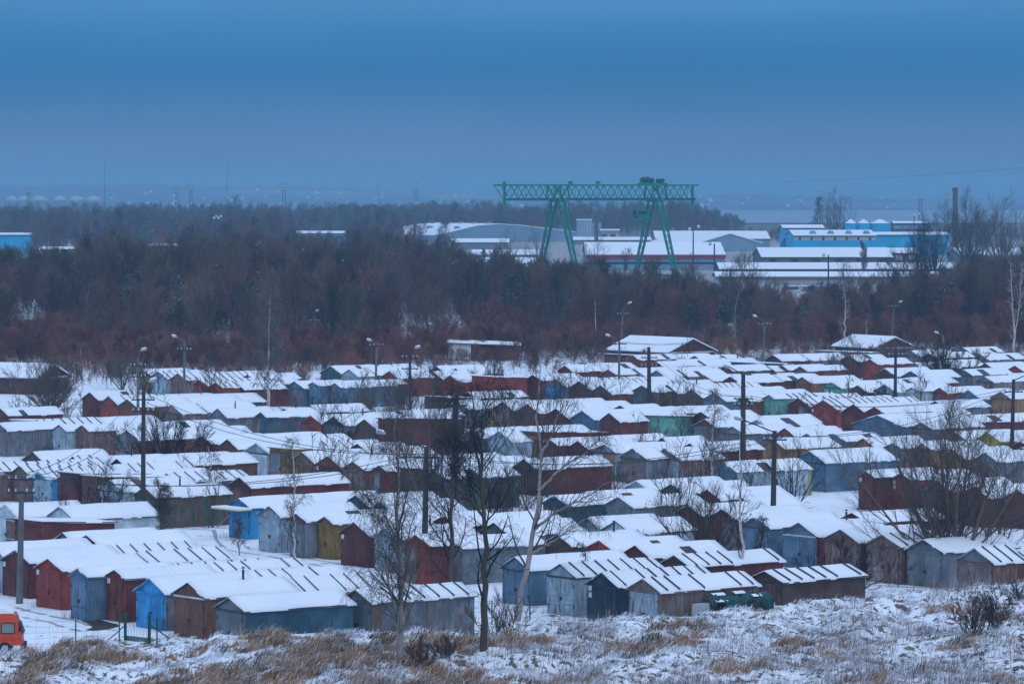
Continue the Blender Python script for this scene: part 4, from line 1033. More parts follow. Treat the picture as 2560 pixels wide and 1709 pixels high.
P15 = pole('C4', 2255, 725, 'A4', 2232, 625, 'wood_pole', (1.3, .5), 'dark pole near the right edge with lamp reaching right', (1.0,), r=.16)
P16 = pole('A4', 62, 280, 'B4', 40, 310, 'wood_pole', (-2.0, .7), 'tall brown pole with crossbar left of the tall steel-blue garage', (.55,), r=.17)
P17 = pole('C2', 535, 110, 'C2', 520, 520, 'concrete', (.15, .1), 'far lamp pole in the wood, left of the pale conical tree', (1.2,))
P18 = pole('C4', 1605, 320, 'C4', 1615, 760, 'concrete', (-.5, .2), 'lamp pole inside the broad multi-stemmed tree on the right', ())
P19 = pole('C3', 1018, 95, 'C3', 990, 560, 'concrete', (.6, .9), 'slim far lamp pole just behind the one below the crane', (.5,))
def small_lamp(sx, yt, Y, label, k=4):
    p = at(sx, 0, Y); zt = at(sx, yt, Y).z; root = empty('yard_lamp', (p.x, Y, 0)); b = MB(); b.tube((0, 0, -.3), (0, 0, zt), .22, .16, n=8); b.build('shaft', MATS['iron'], root)
    for i in range(k):
        b = MB(); x = -1.2 + 2.4 * i / max(1, k - 1); b.tube((x, -.3, zt - .2 + .6 * (i % 2)), (x + .3, -.7, zt + .1 + .6 * (i % 2)), .35, .45, n=8); b.build('lamp_head', MATS['porcelain'], root)
    tag(root, label, 'yard lamp', 'lamps of the industrial yards')
small_lamp(542, 545, 1500, 'cluster of four yard lamps on a dark post above the left wood'); small_lamp(2285, 540, 1450, 'dark post with lamp cluster left of the tall brick chimney')
small_lamp(265, 614, 1250, 'single yard lamp above the left wood by the snowy yard', 1); small_lamp(1733, 572, 1150, 'yard lamp on a black post just right of the crane', 2); small_lamp(2071, 637, 1000, 'slim yard lamp in front of the long low sheds', 1)
small_lamp(1786, 609, 1050, 'grey post at the right end of the red edged factory', 1)

plain('wire', (.03, .03, .035), .6)
def wire(a, b_, sag, label, r=.018):
    n = 14; a = Vector(a); b_ = Vector(b_); mb = MB(); prev = None
    for i in range(n + 1):
        t = i / n; p = a.lerp(b_, t) - Vector((0, 0, sag * 4 * t * (1 - t)))
        if prev is not None: mb.tube(prev, p, r, n=4, caps=False)
        prev = p
    o = mb.build('power_line', MATS['wire']); tag(o, label, 'power line', 'power lines over the garages')
def att(i, k=0): return POLES[i][1][k]
NM = ['front left concrete pole', 'tall dark left pole', 'second lamp pole', 'third lamp pole', 'fourth lamp pole', 'pole at the red shed', 'dark pole by the red garage', 'post among birches', 'pole below the crane', 'brown two-bar pole', 'pole by the mint garage', 'pole right of the barn', 'brown barn pole', 'bare wooden pole', 'pole near the right edge', 'tall brown pole']
for a_, b_ in ((0, 1), (1, 2), (2, 3), (3, 4), (4, 5), (5, 8), (0, 6), (6, 15), (15, 14), (10, 14), (8, 11), (11, 12), (9, 10), (1, 6), (10, 15)):
    for dx, w in ((-.6, 'left'), (.6, 'right')):
        wire(att(a_) + Vector((dx, 0, 0)), att(b_) + Vector((dx, 0, 0)), 1.1, w + ' wire from the ' + NM[a_] + ' to the ' + NM[b_])
wire(at(1960, 455, 1500), at(2700, 408, 1100), .6, 'high wire crossing the sky at the right', .03)
wire(at(-100, 560, 1300), at(640, 582, 1300), 1.2, 'wire crossing the left wood below the far hills', .03)

# ------------------------------------------------------------------ foreground props
def van():
    bx, by = ground(57, 1622, .25); root = empty('van', (bx, by, tz(bx, by) - .02), R(4))
    O = MATS['van_orange']
    prof = [(-4.4, .45), (0, .45), (-.06, .95), (-.22, 1.5), (-.34, 1.88), (-.5, 1.96), (-4.2, 1.96), (-4.4, 1.7)]
    b = MB(); b.prism(prof, 0, 1.75); body = b.build('body', O, root)
    b = MB(); b.prism([(-.46, 1.965), (-4.2, 1.965), (-4.15, 2.22), (-2.0, 2.30), (-.9, 2.2), (-.6, 2.05)][::-1], .03, 1.72); b.build('snow', SNOW, root)
    for x0, x1 in ((-.98, -.42), (-2.3, -1.25), (-3.6, -2.55)):
        b = MB(); b.box(x0 - .04, -.03, 1.02, x1 + .04, -.004, 1.54); f_ = b.build('window', MATS['rubber'], root)
        b = MB(); b.box(x0, -.045, 1.06, x1, -.034, 1.50); b.build('pane', MATS['glass_van'], f_)
    b = MB(); b.beam((-4.3, -.03, .80), (-.05, -.03, .80), .05, .035); b.build('trim_strip', O, root)
    b = MB(); b.box(-.1, -.05, .3, .12, 1.8, .5); b.build('bumper', MATS['rubber'], root)
    b = MB(); b.prism([(.005, 1.0), (-.20, 1.52), (-.16, 1.52), (.05, 1.0)], .15, 1.6); b.build('windscreen', MATS['glass_dark'], root)
    for x in (-.85, -3.6):
        for y in (.02, 1.62):
            b = MB(); b.tube((x, y - .06, .31), (x, y + .14, .31), .31, n=18); w_ = b.build('wheel', MATS['rubber'], root)
            b = MB(); b.tube((x, y - .075, .31), (x, y - .062, .31), .17, n=14); b.build('rim', MATS['lamp_grey'], w_)
    b = MB(); b.tube((-.15, -.08, 1.15), (-.15, -.08, 1.35), .05, n=8); b.build('mirror', MATS['rubber'], root)
    tag(root, 'orange-red van with snow on its roof, parked at the left edge', 'van')
plain('glass_van', (.20, .22, .22), .2)
van()
# green wire fence along the bank, its gate, braces
def fence():
    pts = [('B1', 88, 1225), ('B1', 695, 1212), ('B1', 1095, 1180), None, ('B1', 1440, 1200), ('B1', 2075, 1120), ('B2', 280, 1070), ('B2', 835, 1030), ('B2', 1385, 1070), ('B2', 1922, 1030), ('B2', 2165, 1020), ('B3', 165, 975), ('B3', 693, 950), ('B3', 1190, 888), ('B3', 1667, 850), ('B3', 2155, 800), ('B4', 275, 735), ('B4', 755, 695), ('B4', 1193, 673), ('B4', 1640, 668), ('B4', 2110, 600), ('B4', 2349, 590)]
    def gp(p):
        sx, sy = px(*p); zz = .4
        for _ in range(6): x, y = ground(sx, sy, zz); zz = .5 * zz + .5 * tz(x, y)
        return Vector((x, y, tz(x, y)))
    first = gp(pts[0]); root = empty('wire_fence', first); prev = None; G = MATS['green_post']
    for k, p in enumerate(pts):
        if p is None: prev = None; continue
        q = gp(p) - first
        beam_obj('post', q - Vector((0, 0, .2)), q + Vector((0, 0, 1.25)), .06, .06, G, root)
        if prev is not None:
            b = MB(); n = 5
            for i in range(n):
                z = .12 + i * .27; b.beam(prev + Vector((0, 0, z)), q + Vector((0, 0, z)), .008, .008)
            m_ = max(2, int((q - prev).length / .6))
            for i in range(1, m_):
                c = prev.lerp(q, i / m_); b.beam(c + Vector((0, 0, .1)), c + Vector((0, 0, 1.22)), .006, .006)
            tag(b.build('wire_mesh', G, root), kind='stuff')
        prev = q
    tag(root, 'thin green wire fence along the top of the grassy bank', 'fence')
    a, c = gp(('B1', 1150, 1172)), gp(('B1', 1370, 1197)); root = empty('gate', a)
    d = c - a
    for o in (Vector((0, 0, 0)), d):
        b = MB(); b.box(o.x - .07, o.y - .07, o.z - .2, o.x + .07, o.y + .07, o.z + 1.35); b.box(o.x - .09, o.y - .09, o.z + 1.352, o.x + .09, o.y + .09, o.z + 1.39); b.build('gate_post', G, root)
    b = MB(); b.beam(Vector((.07, 0, .16)), d + Vector((-.07, 0, .16)), .05, .24); b.build('bottom_rail', G, root)
    for i in range(1, 8):
        q = d * (i / 8); beam_obj('bar', q + Vector((0, 0, .28)), q + Vector((0, 0, .62)), .012, .012, G, root)
    beam_obj('brace', Vector((-.05, 0, .75)), Vector((-.85, -.1, .05)), .05, .05, G, root); beam_obj('brace', d + Vector((.05, 0, .9)), d + Vector((1.5, -.3, -.1)), .05, .05, G, root)
    tag(root, 'low green metal gate in front of the bright blue garage', 'gate')
fence()
# firewood under a green tarpaulin beside the rust-pink garage
def woodpile():
    g = next(g for g in GAR if g['zone'] == 'B3' and g['zx'] == 1215); th = R(g['a']); ax = Vector((math.cos(th), math.sin(th), 0)); ay = Vector((-math.sin(th), math.cos(th), 0))
    o = Vector((g['x'], g['y'], 0)) + ax * (g['w'] / 2 + .30); rz = R(g['a'] + 90)      # local x runs along the garage side
    root = empty('woodpile', o + ay * 2.9, rz); rr = random.Random(4)
    for i in range(30):
        for j in range(5):
            if j == 4 and rr.random() < .4: continue
            b_r = rr.uniform(.055, .085); x = i * .115 + rr.uniform(-.02, .02) + .05 * (j % 2); z = .10 + j * .15 + rr.uniform(-.015, .015)
            b = MB(); b.tube((x, -.62 + rr.uniform(-.04, .04), z), (x, -.12, z), b_r, n=7); b.build('log', MATS['log_wood'], root)
    tag(root, 'stack of cut firewood along the side of the rust-pink garage', 'woodpile')
    xs = np.linspace(-.25, 3.75, 26); rows = []
    for x in xs:
        s_ = .09 * math.sin(x * 3.1) + .07 * math.sin(x * 9.3) + rr.uniform(-.10, .10); rows.append([(x, .0, 1.78 + s_ * .2), (x, -.28, 1.70 + s_ * .7), (x, -.55 + rr.uniform(-.1, .1), 1.45 + s_), (x, -.62 + rr.uniform(-.12, .12), 1.05 + .34 * math.sin(x * 2.9 + 1) + s_ + rr.uniform(-.15, .15))])
    V = np.array(rows).reshape(-1, 3); q = [(i * 4 + j, i * 4 + j + 1, i * 4 + j + 5, i * 4 + j + 4) for i in range(25) for j in range(3)]
    o2 = link('tarpaulin', np_mesh('tarpaulin', V, np.array(q)), MATS['tarp_green']); o2.location = root.location; o2.rotation_euler = (0, 0, rz)
    sm = o2.modifiers.new('thickness', 'SOLIDIFY'); sm.thickness = .015
    tag(o2, 'dark green tarpaulin draped over the firewood, patched with snow', 'tarpaulin')
    for x0, x1, y0, y1, zz in ((.1, .9, -.26, -.04, 1.76), (1.5, 2.2, -.25, -.04, 1.78), (2.5, 3.1, -.50, -.30, 1.60), (.0, .8, -.62, -.4, 1.47)):
        n = 7; b = MB(); 
        xs2 = np.linspace(x0, x1, n)
        for i in range(n - 1): b.add([(xs2[i], y0, zz), (xs2[i + 1], y0, zz), (xs2[i + 1], y1, zz + .06), (xs2[i], y1, zz + .06), (xs2[i], y0 + .02, zz + .05), (xs2[i + 1], y0 + .02, zz + .05), (xs2[i + 1], y1, zz + .12), (xs2[i], y1, zz + .12)], [(4, 5, 6, 7), (0, 1, 5, 4), (2, 3, 7, 6)])
        so = b.build('snow', SNOW, o2)
    # white sheet and the crate with blue end
    b = MB(); b.box(-1.25, -.10, 0, -.15, -.06, 1.45); sh = b.build('corrugated_sheet', MATS['sheet_white']); sh.location = root.location; sh.rotation_euler = (R(6), 0, rz)
    for k in range(14):
        r_ = MB(); r_.box(-1.22 + k * .08, -.125, .02, -1.185 + k * .08, -.102, 1.43); r_.build('ridge', MATS['sheet_white'], sh)
    tag(sh, 'white corrugated sheet leaning on the rust-pink garage', 'sheet')
    cr = empty('crate', root.location + Vector((0, 0, 0)), rz)
    for z in (.06, .30, .54, .78):
        b = MB(); b.box(-1.05, -1.02, z, -.02, -.97, z + .17); b.build('slat', MATS['log_wood'], cr)
    b = MB(); b.box(-1.08, -1.0, 0, -1.052, -.4, 1.0); b.build('end_panel', MATS['box_blue'], cr)
    b = MB(); b.box(-1.05, -.96, .05, -.03, -.45, .80); b.build('load', MATS['log_wood'], cr); b = MB(); b.box(-1.04, -1.0, .96, -.03, -.42, 1.03); b.build('snow', SNOW, cr)
    tag(cr, 'wooden crate with a blue end panel by the white corrugated sheet', 'crate')
plain('sheet_white', (.5, .54, .58), .5, .1)
woodpile()
# trampled bare earth in front of the doors, left
plain('wet_earth', (.045, .035, .03), .8, .3, (2, 2, 2))
def patch():
    rr = random.Random(2); pts = []
    for zx, zy in ((745, 985), (830, 968), (940, 985), (1080, 1020), (1095, 1040), (1000, 1062), (890, 1078), (780, 1074), (850, 1045), (800, 1010)):
        sx, sy = px('B1', zx, zy); x, y = ground(sx, sy, .0); pts.append((x, y, .012))
    b = MB(); b.add(pts, [tuple(range(len(pts) - 1, -1, -1))]); o = b.build('bare_earth', MATS['wet_earth']); tag(o, kind='structure')
patch()
# wheel ruts pressed into the snow of the lanes
plain('slush', (.36, .36, .38), .7, .25, (1.5, 1.5, 1.5))
def ruts(pts, off):
    P = [Vector((*ground(*px(*p)), .008)) for p in pts]; rr = random.Random(int(off * 100) + len(pts)); L_ = []
    for i in range(len(P) - 1):
        for k in range(8): L_.append(P[i].lerp(P[i + 1], k / 8))
    b = MB(); vs = []
    for i, p in enumerate(L_):
        d = (L_[min(i + 1, len(L_) - 1)] - L_[max(i - 1, 0)]).normalized(); n = Vector((-d.y, d.x, 0)); c = p + n * (off + .08 * math.sin(i * .9)); w_ = .13 + rr.uniform(-.05, .08); vs += [c - n * w_, c + n * w_]
    b.add(vs, [(2 * i, 2 * i + 2, 2 * i + 3, 2 * i + 1) for i in range(len(L_) - 1) if rr.random() > .12]); tag(b.build('wheel_ruts', MATS['slush']), kind='structure')
for pp in ([('B1', -120, 830), ('B1', 250, 930), ('B1', 560, 990), ('B1', 900, 1090)], [('A1', 1640, 1160), ('A1', 2050, 1185), ('B1', 2160, 330), ('B2', 250, 395), ('B2', 800, 500)], [('B4', 960, 640), ('B4', 1250, 668), ('B4', 1700, 680)]):
    for o_ in (-.75, .75): ruts(pp, o_)
# ------------------------------------------------------------------ trees
snowy('bark_birch', (.40, .36, .33), .5, .3, amount=.5); snowy('bark_dark', (.055, .048, .042), .45, .3, amount=.55); snowy('bark_olive', (.075, .068, .040), .5, .3, amount=.4)
snowy('bark_brown', (.095, .062, .050), .5, .3, amount=.35)
snowy('twig_dark', (.030, .025, .027), .75, .3, amount=.14); snowy('twig_red', (.080, .022, .026), .8, .2, amount=.05); snowy('twig_rust', (.100, .046, .030), .8, .2, amount=.06)
snowy('twig_white', (.36, .33, .30), .8, .2, amount=.2); snowy('wood_olive', (.085, .070, .045), .8, .2, amount=.08); snowy('wood_brown', (.130, .074, .052), .8, .2, amount=.06); snowy('wood_dark', (.070, .054, .050), .8, .2, amount=.06); snowy('wood_red', (.235, .038, .046), .8, .2, amount=.03); snowy('wood_rust', (.235, .095, .050), .8, .2, amount=.03); snowy('twig_brown', (.050, .037, .032), .75, .3, amount=.10); snowy('twig_pale', (.13, .105, .085), .75, .3, amount=.2); snowy('needle', (.016, .078, .072), .5, .4, amount=.5)
def m_birch():
    m, t, b = nodes_of('birch_bark', .8)
    v = obj_vec(t, (2.2, 2.2, 7.0), False); w = obj_vec(t, (.7, .7, .9), False)
    c = mixc(t, rampf(t, noise(t, w, 1, 3), .35, .65), (.25, .21, .185), (.40, .355, .32))
    c = mixc(t, rampf(t, noise(t, v, 1, 4, .8), .60, .68), c, (.045, .04, .036))
    t.links.new(c, b.inputs['Base Color']); MATS['birch_bark'] = m
m_birch()
def m_pale():
    m = MATS['birch_bark'].copy(); m.name = 'birch_bark_pale'; MATS['birch_pale'] = m
    for n in m.node_tree.nodes:
        if n.type == 'MIX' and n.data_type == 'RGBA' and not n.inputs[6].is_linked: n.inputs[6].default_value = (.42, .38, .35, 1); n.inputs[7].default_value = (.58, .54, .51, 1)
m_pale()

def norm(v): return v / np.maximum(np.linalg.norm(v, axis=-1, keepdims=True), 1e-9)

def branches(par, prad, per, t0, t1, ln, ang, rng, P=5, up=.1, droop=0.0, rr=.5, wob=.12, taper=.35, lfall=.55, rmin=.004):
    """Children of polylines PAR (N,Q,3): new polylines (N*per,P,3) and their radii."""
    N, Q = par.shape[:2]
    idx = np.repeat(np.arange(N), per); M = len(idx)
    t = (np.tile(np.arange(per), N) + rng.uniform(0, 1, M)) / per * (t1 - t0) + t0
    f = t * (Q - 1); i = np.minimum(f.astype(int), Q - 2); u = (f - i)[:, None]
    p = par[idx, i] * (1 - u) + par[idx, i + 1] * u
    tan = norm(par[idx, i + 1] - par[idx, i])
    pr = prad[idx, i] * (1 - u[:, 0]) + prad[idx, i + 1] * u[:, 0]
    rnd = rng.normal(size=(M, 3)); perp = norm(rnd - (rnd * tan).sum(1, keepdims=True) * tan)
    a = np.radians(ang * rng.uniform(.65, 1.3, M))[:, None]
    d = norm(np.cos(a) * tan + np.sin(a) * perp)
    if callable(ln): L = ln(t, idx)
    else: L = ln * (1 - lfall * (t - t0) / max(t1 - t0, 1e-6))
    L = L * rng.uniform(.7, 1.25, M)
    pts = np.empty((M, P, 3)); pts[:, 0] = p
    for k in range(1, P):
        d = norm(d + np.array([0, 0, up]) + np.array([0, 0, -droop]) * k / P + rng.normal(size=(M, 3)) * wob)
        pts[:, k] = pts[:, k - 1] + d * (L / (P - 1))[:, None]
    r0 = np.maximum(pr * rr, rmin)
    rad = r0[:, None] * np.linspace(1, taper, P)[None]
    return pts, rad

def tubes(sets):
    """[(pts, rad, sides)] -> verts, quads."""
    V = []; Qs = []; off = 0
    for pts, rad, n in sets:
        N, P = pts.shape[:2]
        tan = np.empty_like(pts); tan[:, 1:-1] = pts[:, 2:] - pts[:, :-2]; tan[:, 0] = pts[:, 1] - pts[:, 0]; tan[:, -1] = pts[:, -1] - pts[:, -2]
        tan = norm(tan); ref = np.where(np.abs(tan[..., 2:3]) > .8, np.array([1., .13, 0]), np.array([.1, 0, 1.])); a = norm(np.cross(tan, ref)); b = np.cross(tan, a)
        th = 2 * np.pi * np.arange(n) / n
        v = pts[:, :, None] + rad[:, :, None, None] * (a[:, :, None] * np.cos(th)[:, None] + b[:, :, None] * np.sin(th)[:, None])
        V.append(v.reshape(-1, 3))
        base = off + (np.arange(N) * P * n)[:, None, None] + (np.arange(P - 1) * n)[None, :, None]
        i = np.arange(n); j = (i + 1) % n
        q = np.stack([base + i, base + j, base + n + j, base + n + i], -1)
        Qs.append(q.reshape(-1, 4)); off += N * P * n
    return np.concatenate(V), np.concatenate(Qs)

def line(points, r0, r1, P, rng, wob=.0):
    pts = np.array(points, float); s = np.concatenate([[0], np.cumsum(np.linalg.norm(np.diff(pts, axis=0), axis=1))]); s /= s[-1]
    t = np.linspace(0, 1, P); out = np.stack([np.interp(t, s, pts[:, k]) for k in range(3)], 1)
    out[1:-1] += rng.normal(size=(P - 2, 3)) * wob * np.array([1, 1, .3])
    return out[None], (r0 + (r1 - r0) * t ** .9)[None]

def tree_meshes(kind, Ht, seed, trunk=None, r0=None, dens=1.0, spread=1.0, tw=1.0):
    """Two meshes, trunk and crown, in the tree's own coordinates (foot at 0)."""
    rng = np.random.default_rng(seed); n_ = lambda x: max(1, int(round(x * dens)))
    dens = dens * (1.3 if kind == 'birch' else 1.0)
    if kind == 'birch':          # one trunk, ascending limbs, fine hanging twigs
        tr = trunk or [[(0, 0, -.2), (rng.normal() * .2, 0, Ht * .4), (rng.normal() * .35, rng.normal() * .3, Ht)]]
        Ls = [line(t_, (r0 or Ht * .013) * (1 if k == 0 else .45), .02, 16, rng, .05) for k, t_ in enumerate(tr)]
        t = np.concatenate([l[0] for l in Ls]); tr_r = np.concatenate([l[1] for l in Ls])
        b1, r1 = branches(t, tr_r, n_(30), .20, .985, lambda tt, i: Ht * .32 * spread * (1.06 - tt) ** .7, 42, rng, 7, .16, .12, .42, .10)
        b2, r2 = branches(b1, r1, n_(8), .15, 1., Ht * .120 * spread, 42, rng, 6, .10, .30, .5, .10, rmin=.010 * tw)
        b3, r3 = branches(b2, r2, n_(5), .1, 1., Ht * .070 * spread, 38, rng, 5, .0, .9, .6, .08, rmin=.008 * tw)
        b4, r4 = branches(b3, r3, 2, .2, 1., Ht * .050 * spread, 30, rng, 4, 0, 1.6, .7, .06, rmin=.0065 * tw)
        return tubes([(t, tr_r, 10)]), tubes([(b1, r1, 5), (b2, r2, 3), (b3, r3, 3), (b4, r4, 3)]), b1.shape[0]
    if kind == 'multi':          # several stems fanning from one foot
        ns = max(4, n_(8)); th = (np.arange(ns) * 2.4 + rng.uniform(0, .9, ns) + seed) % (2 * np.pi); sp = np.linspace(.08, .85, ns) * rng.uniform(.8, 1.15, ns) * spread
        P = 10; s = np.linspace(0, 1, P); hh = Ht * (1.0 - .42 * sp / max(spread, .01)) * rng.uniform(.85, 1.02, ns)
        t = np.empty((ns, P, 3))
        for k in range(ns):
            rad = sp[k] * Ht * .72 * (s ** .95); t[k] = np.stack([np.cos(th[k]) * rad * 1.2, np.sin(th[k]) * rad * .75, -.15 + hh[k] * s ** 1.08], 1)
            t[k, 1:] += np.cumsum(rng.normal(size=(P - 1, 3)) * .03 * Ht / 8, 0)
        rr_ = (r0 or Ht * .017) * rng.uniform(.6, 1.1, ns); tr_r = rr_[:, None] * np.linspace(1, .15, P)[None]
        b1, r1 = branches(t, tr_r, n_(9), .12, 1., Ht * .42, 42, rng, 8, .10, 0, .42, .07, rmin=.018)
        b2, r2 = branches(b1, r1, n_(6), .15, 1., Ht * .19, 32, rng, 6, .10, 0, .5, .09, rmin=.012 * tw)
        b3, r3 = branches(b2, r2, n_(4), .15, 1., Ht * .10, 30, rng, 4, .06, 0, .6, .10, rmin=.0080 * tw)
        return tubes([(t, tr_r, 7)]), tubes([(b1, r1, 4), (b2, r2, 3), (b3, r3, 3)]), ns
    if kind == 'forest':         # slim tree of the wood, twigs drawn a little stout
        t, tr_r = line([(0, 0, -.4), (rng.normal() * .3, rng.normal() * .3, Ht * .5), (rng.normal() * .6, rng.normal() * .5, Ht)], r0 or Ht * .012, .02, 9, rng, .08)
        b1, r1 = branches(t, tr_r, n_(24), .10, .99, lambda tt, i: Ht * .38 * spread * (1.10 - tt) ** .65, 44, rng, 5, .22, 0, .45, .10, rmin=.03)
        b2, r2 = branches(b1, r1, n_(7), .12, 1., Ht * .16 * spread, 40, rng, 4, .18, 0, .5, .14, rmin=.022 * tw)
        b3, r3 = branches(b2, r2, n_(6), .1, 1., Ht * .09, 38, rng, 3, .15, 0, .6, .14, rmin=.017 * tw)
        return tubes([(t, tr_r, 6)]), tubes([(b1, r1, 3), (b2, r2, 3), (b3, r3, 3)]), 1
    if kind == 'poplar':         # tall vase of many steep limbs
        t, tr_r = line([(0, 0, -.4), (0, 0, Ht * .5), (rng.normal() * .4, 0, Ht * .95)], r0 or Ht * .02, .03, 9, rng, .08)
        b1, r1 = branches(t, tr_r, n_(18), .12, .9, lambda tt, i: Ht * .60 * spread * (1.05 - tt) ** .6, 48, rng, 8, .13, 0, .5, .08, rmin=.04)
        b2, r2 = branches(b1, r1, n_(8), .2, 1., Ht * .19, 36, rng, 5, .14, 0, .5, .12, rmin=.022 * tw)
        b3, r3 = branches(b2, r2, n_(5), .1, 1., Ht * .075, 34, rng, 3, .2, 0, .6, .12, rmin=.014 * tw)
        return tubes([(t, tr_r, 7)]), tubes([(b1, r1, 4), (b2, r2, 3), (b3, r3, 3)]), 1
    if kind == 'pine':
        t, tr_r = line([(0, 0, -.4), (rng.normal() * .25, 0, Ht * .5), (0, rng.normal() * .3, Ht)], Ht * .016, .03, 8, rng, .05)
        b1, r1 = branches(t, tr_r, 30, .38, .99, lambda tt, i: Ht * .30 * spread * (1.06 - tt) ** .8, 68, rng, 5, .10, .1, .4, .1, rmin=.03)
        M = 38; N = b1.shape[0]
        f = rng.uniform(.25, 1, (N, M)) * 4; i = np.minimum(f.astype(int), 3); u = (f - i)[..., None]; nn = np.arange(N)[:, None]
        c = (b1[nn, i] * (1 - u) + b1[nn, i + 1] * u + rng.normal(size=(N, M, 3)) * Ht * .017).reshape(-1, 3)
        d = norm(rng.normal(size=c.shape) + np.array([0, 0, .4])); e = norm(np.cross(d, rng.normal(size=c.shape))); ln = Ht * rng.uniform(.026, .052, len(c))[:, None]
        v = np.stack([c - e * ln * .30, c + e * ln * .30, c + d * ln + e * ln * .12, c + d * ln - e * ln * .12], 1).reshape(-1, 3)
        q = np.arange(len(v)).reshape(-1, 4)
        return tubes([(t, tr_r, 6), (b1, r1, 3)]), (v, q), 1

def make_tree(name, label, cat, loc, meshes, bark, twig, group=None, rz=0, sc=1.0, trunk_kind=None):
    root = empty(name, loc, rz); root.scale = (sc, sc, sc)
    (tv, tq), (cv, cq) = meshes[:2]
    a = link('trunk', np_mesh('trunk', tv, tq, True), MATS[bark], root); c = link('crown', np_mesh('crown', cv, cq), MATS[twig], root)
    tag(root, label, cat, group); return root

def base(z, x, y, zz=0.0):
    sx, sy = px(z, x, y)
    for _ in range(7): X, Y = ground(sx, sy, zz); zz = .5 * zz + .5 * tz(X, Y)
    return Vector((X, Y, tz(X, Y)))
def rel(b, z, x, y, dy=0.0):
    sx, sy = px(z, x, y); p = at(sx, sy, b.y + dy); p = p - b; return (p.x, dy, p.z)

# --- the big birches on the bank
b_ = base('B2', 1312, 1375, .4)
make_tree('birch_tree', 'white birch with forked trunk on the bank in front of the long battened roof', 'tree', b_,
          tree_meshes('birch', 11.5, 11, [[(0, 0, -.3), rel(b_, 'B2', 1340, 900), rel(b_, 'B2', 1325, 500), rel(b_, 'A2', 1310, 1050, .2), rel(b_, 'A2', 1300, 600, .3), rel(b_, 'A2', 1270, 250, .4), rel(b_, 'C2', 1290, 1060, .5)],
                                          [(0, .1, -.3), rel(b_, 'B2', 1290, 1000, -.2), rel(b_, 'B2', 1230, 700, -.4), rel(b_, 'B2', 1190, 520, -.6), rel(b_, 'B2', 1120, 320, -.7), rel(b_, 'A2', 1080, 1150, -.7), rel(b_, 'A2', 1060, 900, -.7)]], .17, .70, .9), 'birch_bark', 'twig_dark', 'birches on the bank')
b_ = base('B2', 2085, 1262, .4)
make_tree('birch_tree', 'mossy dark-footed birch on the bank, right of the forked white one', 'tree', b_,
          tree_meshes('birch', 12.5, 12, [[(0, 0, -.3), rel(b_, 'B2', 2095, 800), rel(b_, 'B2', 2105, 400), rel(b_, 'A2', 2095, 1050), rel(b_, 'A2', 2065, 700), rel(b_, 'A2', 2010, 420), rel(b_, 'A2', 1985, 100), rel(b_, 'C2', 1975, 830)],
                                          [rel(b_, 'A2', 2090, 900), rel(b_, 'A2', 2060, 600, .3), rel(b_, 'A2', 2070, 350, .5), rel(b_, 'A2', 2110, 100, .6), rel(b_, 'C2', 2150, 850, .7)],
                                          [rel(b_, 'A2', 2095, 1080), rel(b_, 'A2', 1950, 900, -.4), rel(b_, 'A2', 1880, 720, -.6), rel(b_, 'A2', 1800, 480, -.6)]], .19, .44, .85), 'bark_olive', 'twig_dark', 'birches on the bank')
b_ = base('B3', 30, 985, .3)
make_tree('birch_tree', 'leaning white birch with wide limbs on the bank, rightmost of the big ones', 'tree', b_,
          tree_meshes('birch', 12.5, 13, [[(0, 0, -.3), rel(b_, 'B3', 90, 650), rel(b_, 'B3', 150, 420), rel(b_, 'B3', 200, 150), rel(b_, 'A3', 225, 1050), rel(b_, 'A3', 255, 700), rel(b_, 'A3', 262, 450), rel(b_, 'A3', 225, 200), rel(b_, 'A3', 235, -60), rel(b_, 'C3', 262, 600)],
                                          [rel(b_, 'A3', 215, 1180), rel(b_, 'A3', 400, 1020, -.5), rel(b_, 'A3', 600, 930, -.9), rel(b_, 'A3', 780, 820, -1.2), rel(b_, 'A3', 900, 745, -1.3)],
                                          [rel(b_, 'A3', 235, 830), rel(b_, 'A3', 420, 660, .4), rel(b_, 'A3', 600, 520, .8), rel(b_, 'A3', 820, 420, 1.0)],
                                          [rel(b_, 'A3', 250, 520), rel(b_, 'A3', 360, 330, -.3), rel(b_, 'A3', 420, 120, -.5), rel(b_, 'C3', 500, 850, -.6)],
                                          [rel(b_, 'B3', 170, 380), rel(b_, 'B3', 330, 290, -.4), rel(b_, 'B3', 500, 180, -.8), rel(b_, 'B3', 655, 85, -1.0)]], .18, .42, .9), 'birch_bark', 'twig_dark', 'birches on the bank')
b_ = base('B2', 1770, 1030, .3)
make_tree('birch_tree', 'straight brown trunked tree between forked birch and mossy birch', 'tree', b_,
          tree_meshes('birch', 12, 14, [[(0, 0, -.3), rel(b_, 'B2', 1790, 600), rel(b_, 'B2', 1800, 100), rel(b_, 'A2', 1800, 900), rel(b_, 'A2', 1810, 400), rel(b_, 'A2', 1800, 100), rel(b_, 'C2', 1790, 800)]], .17, .75, .9), 'bark_brown', 'twig_brown', 'birches on the bank')
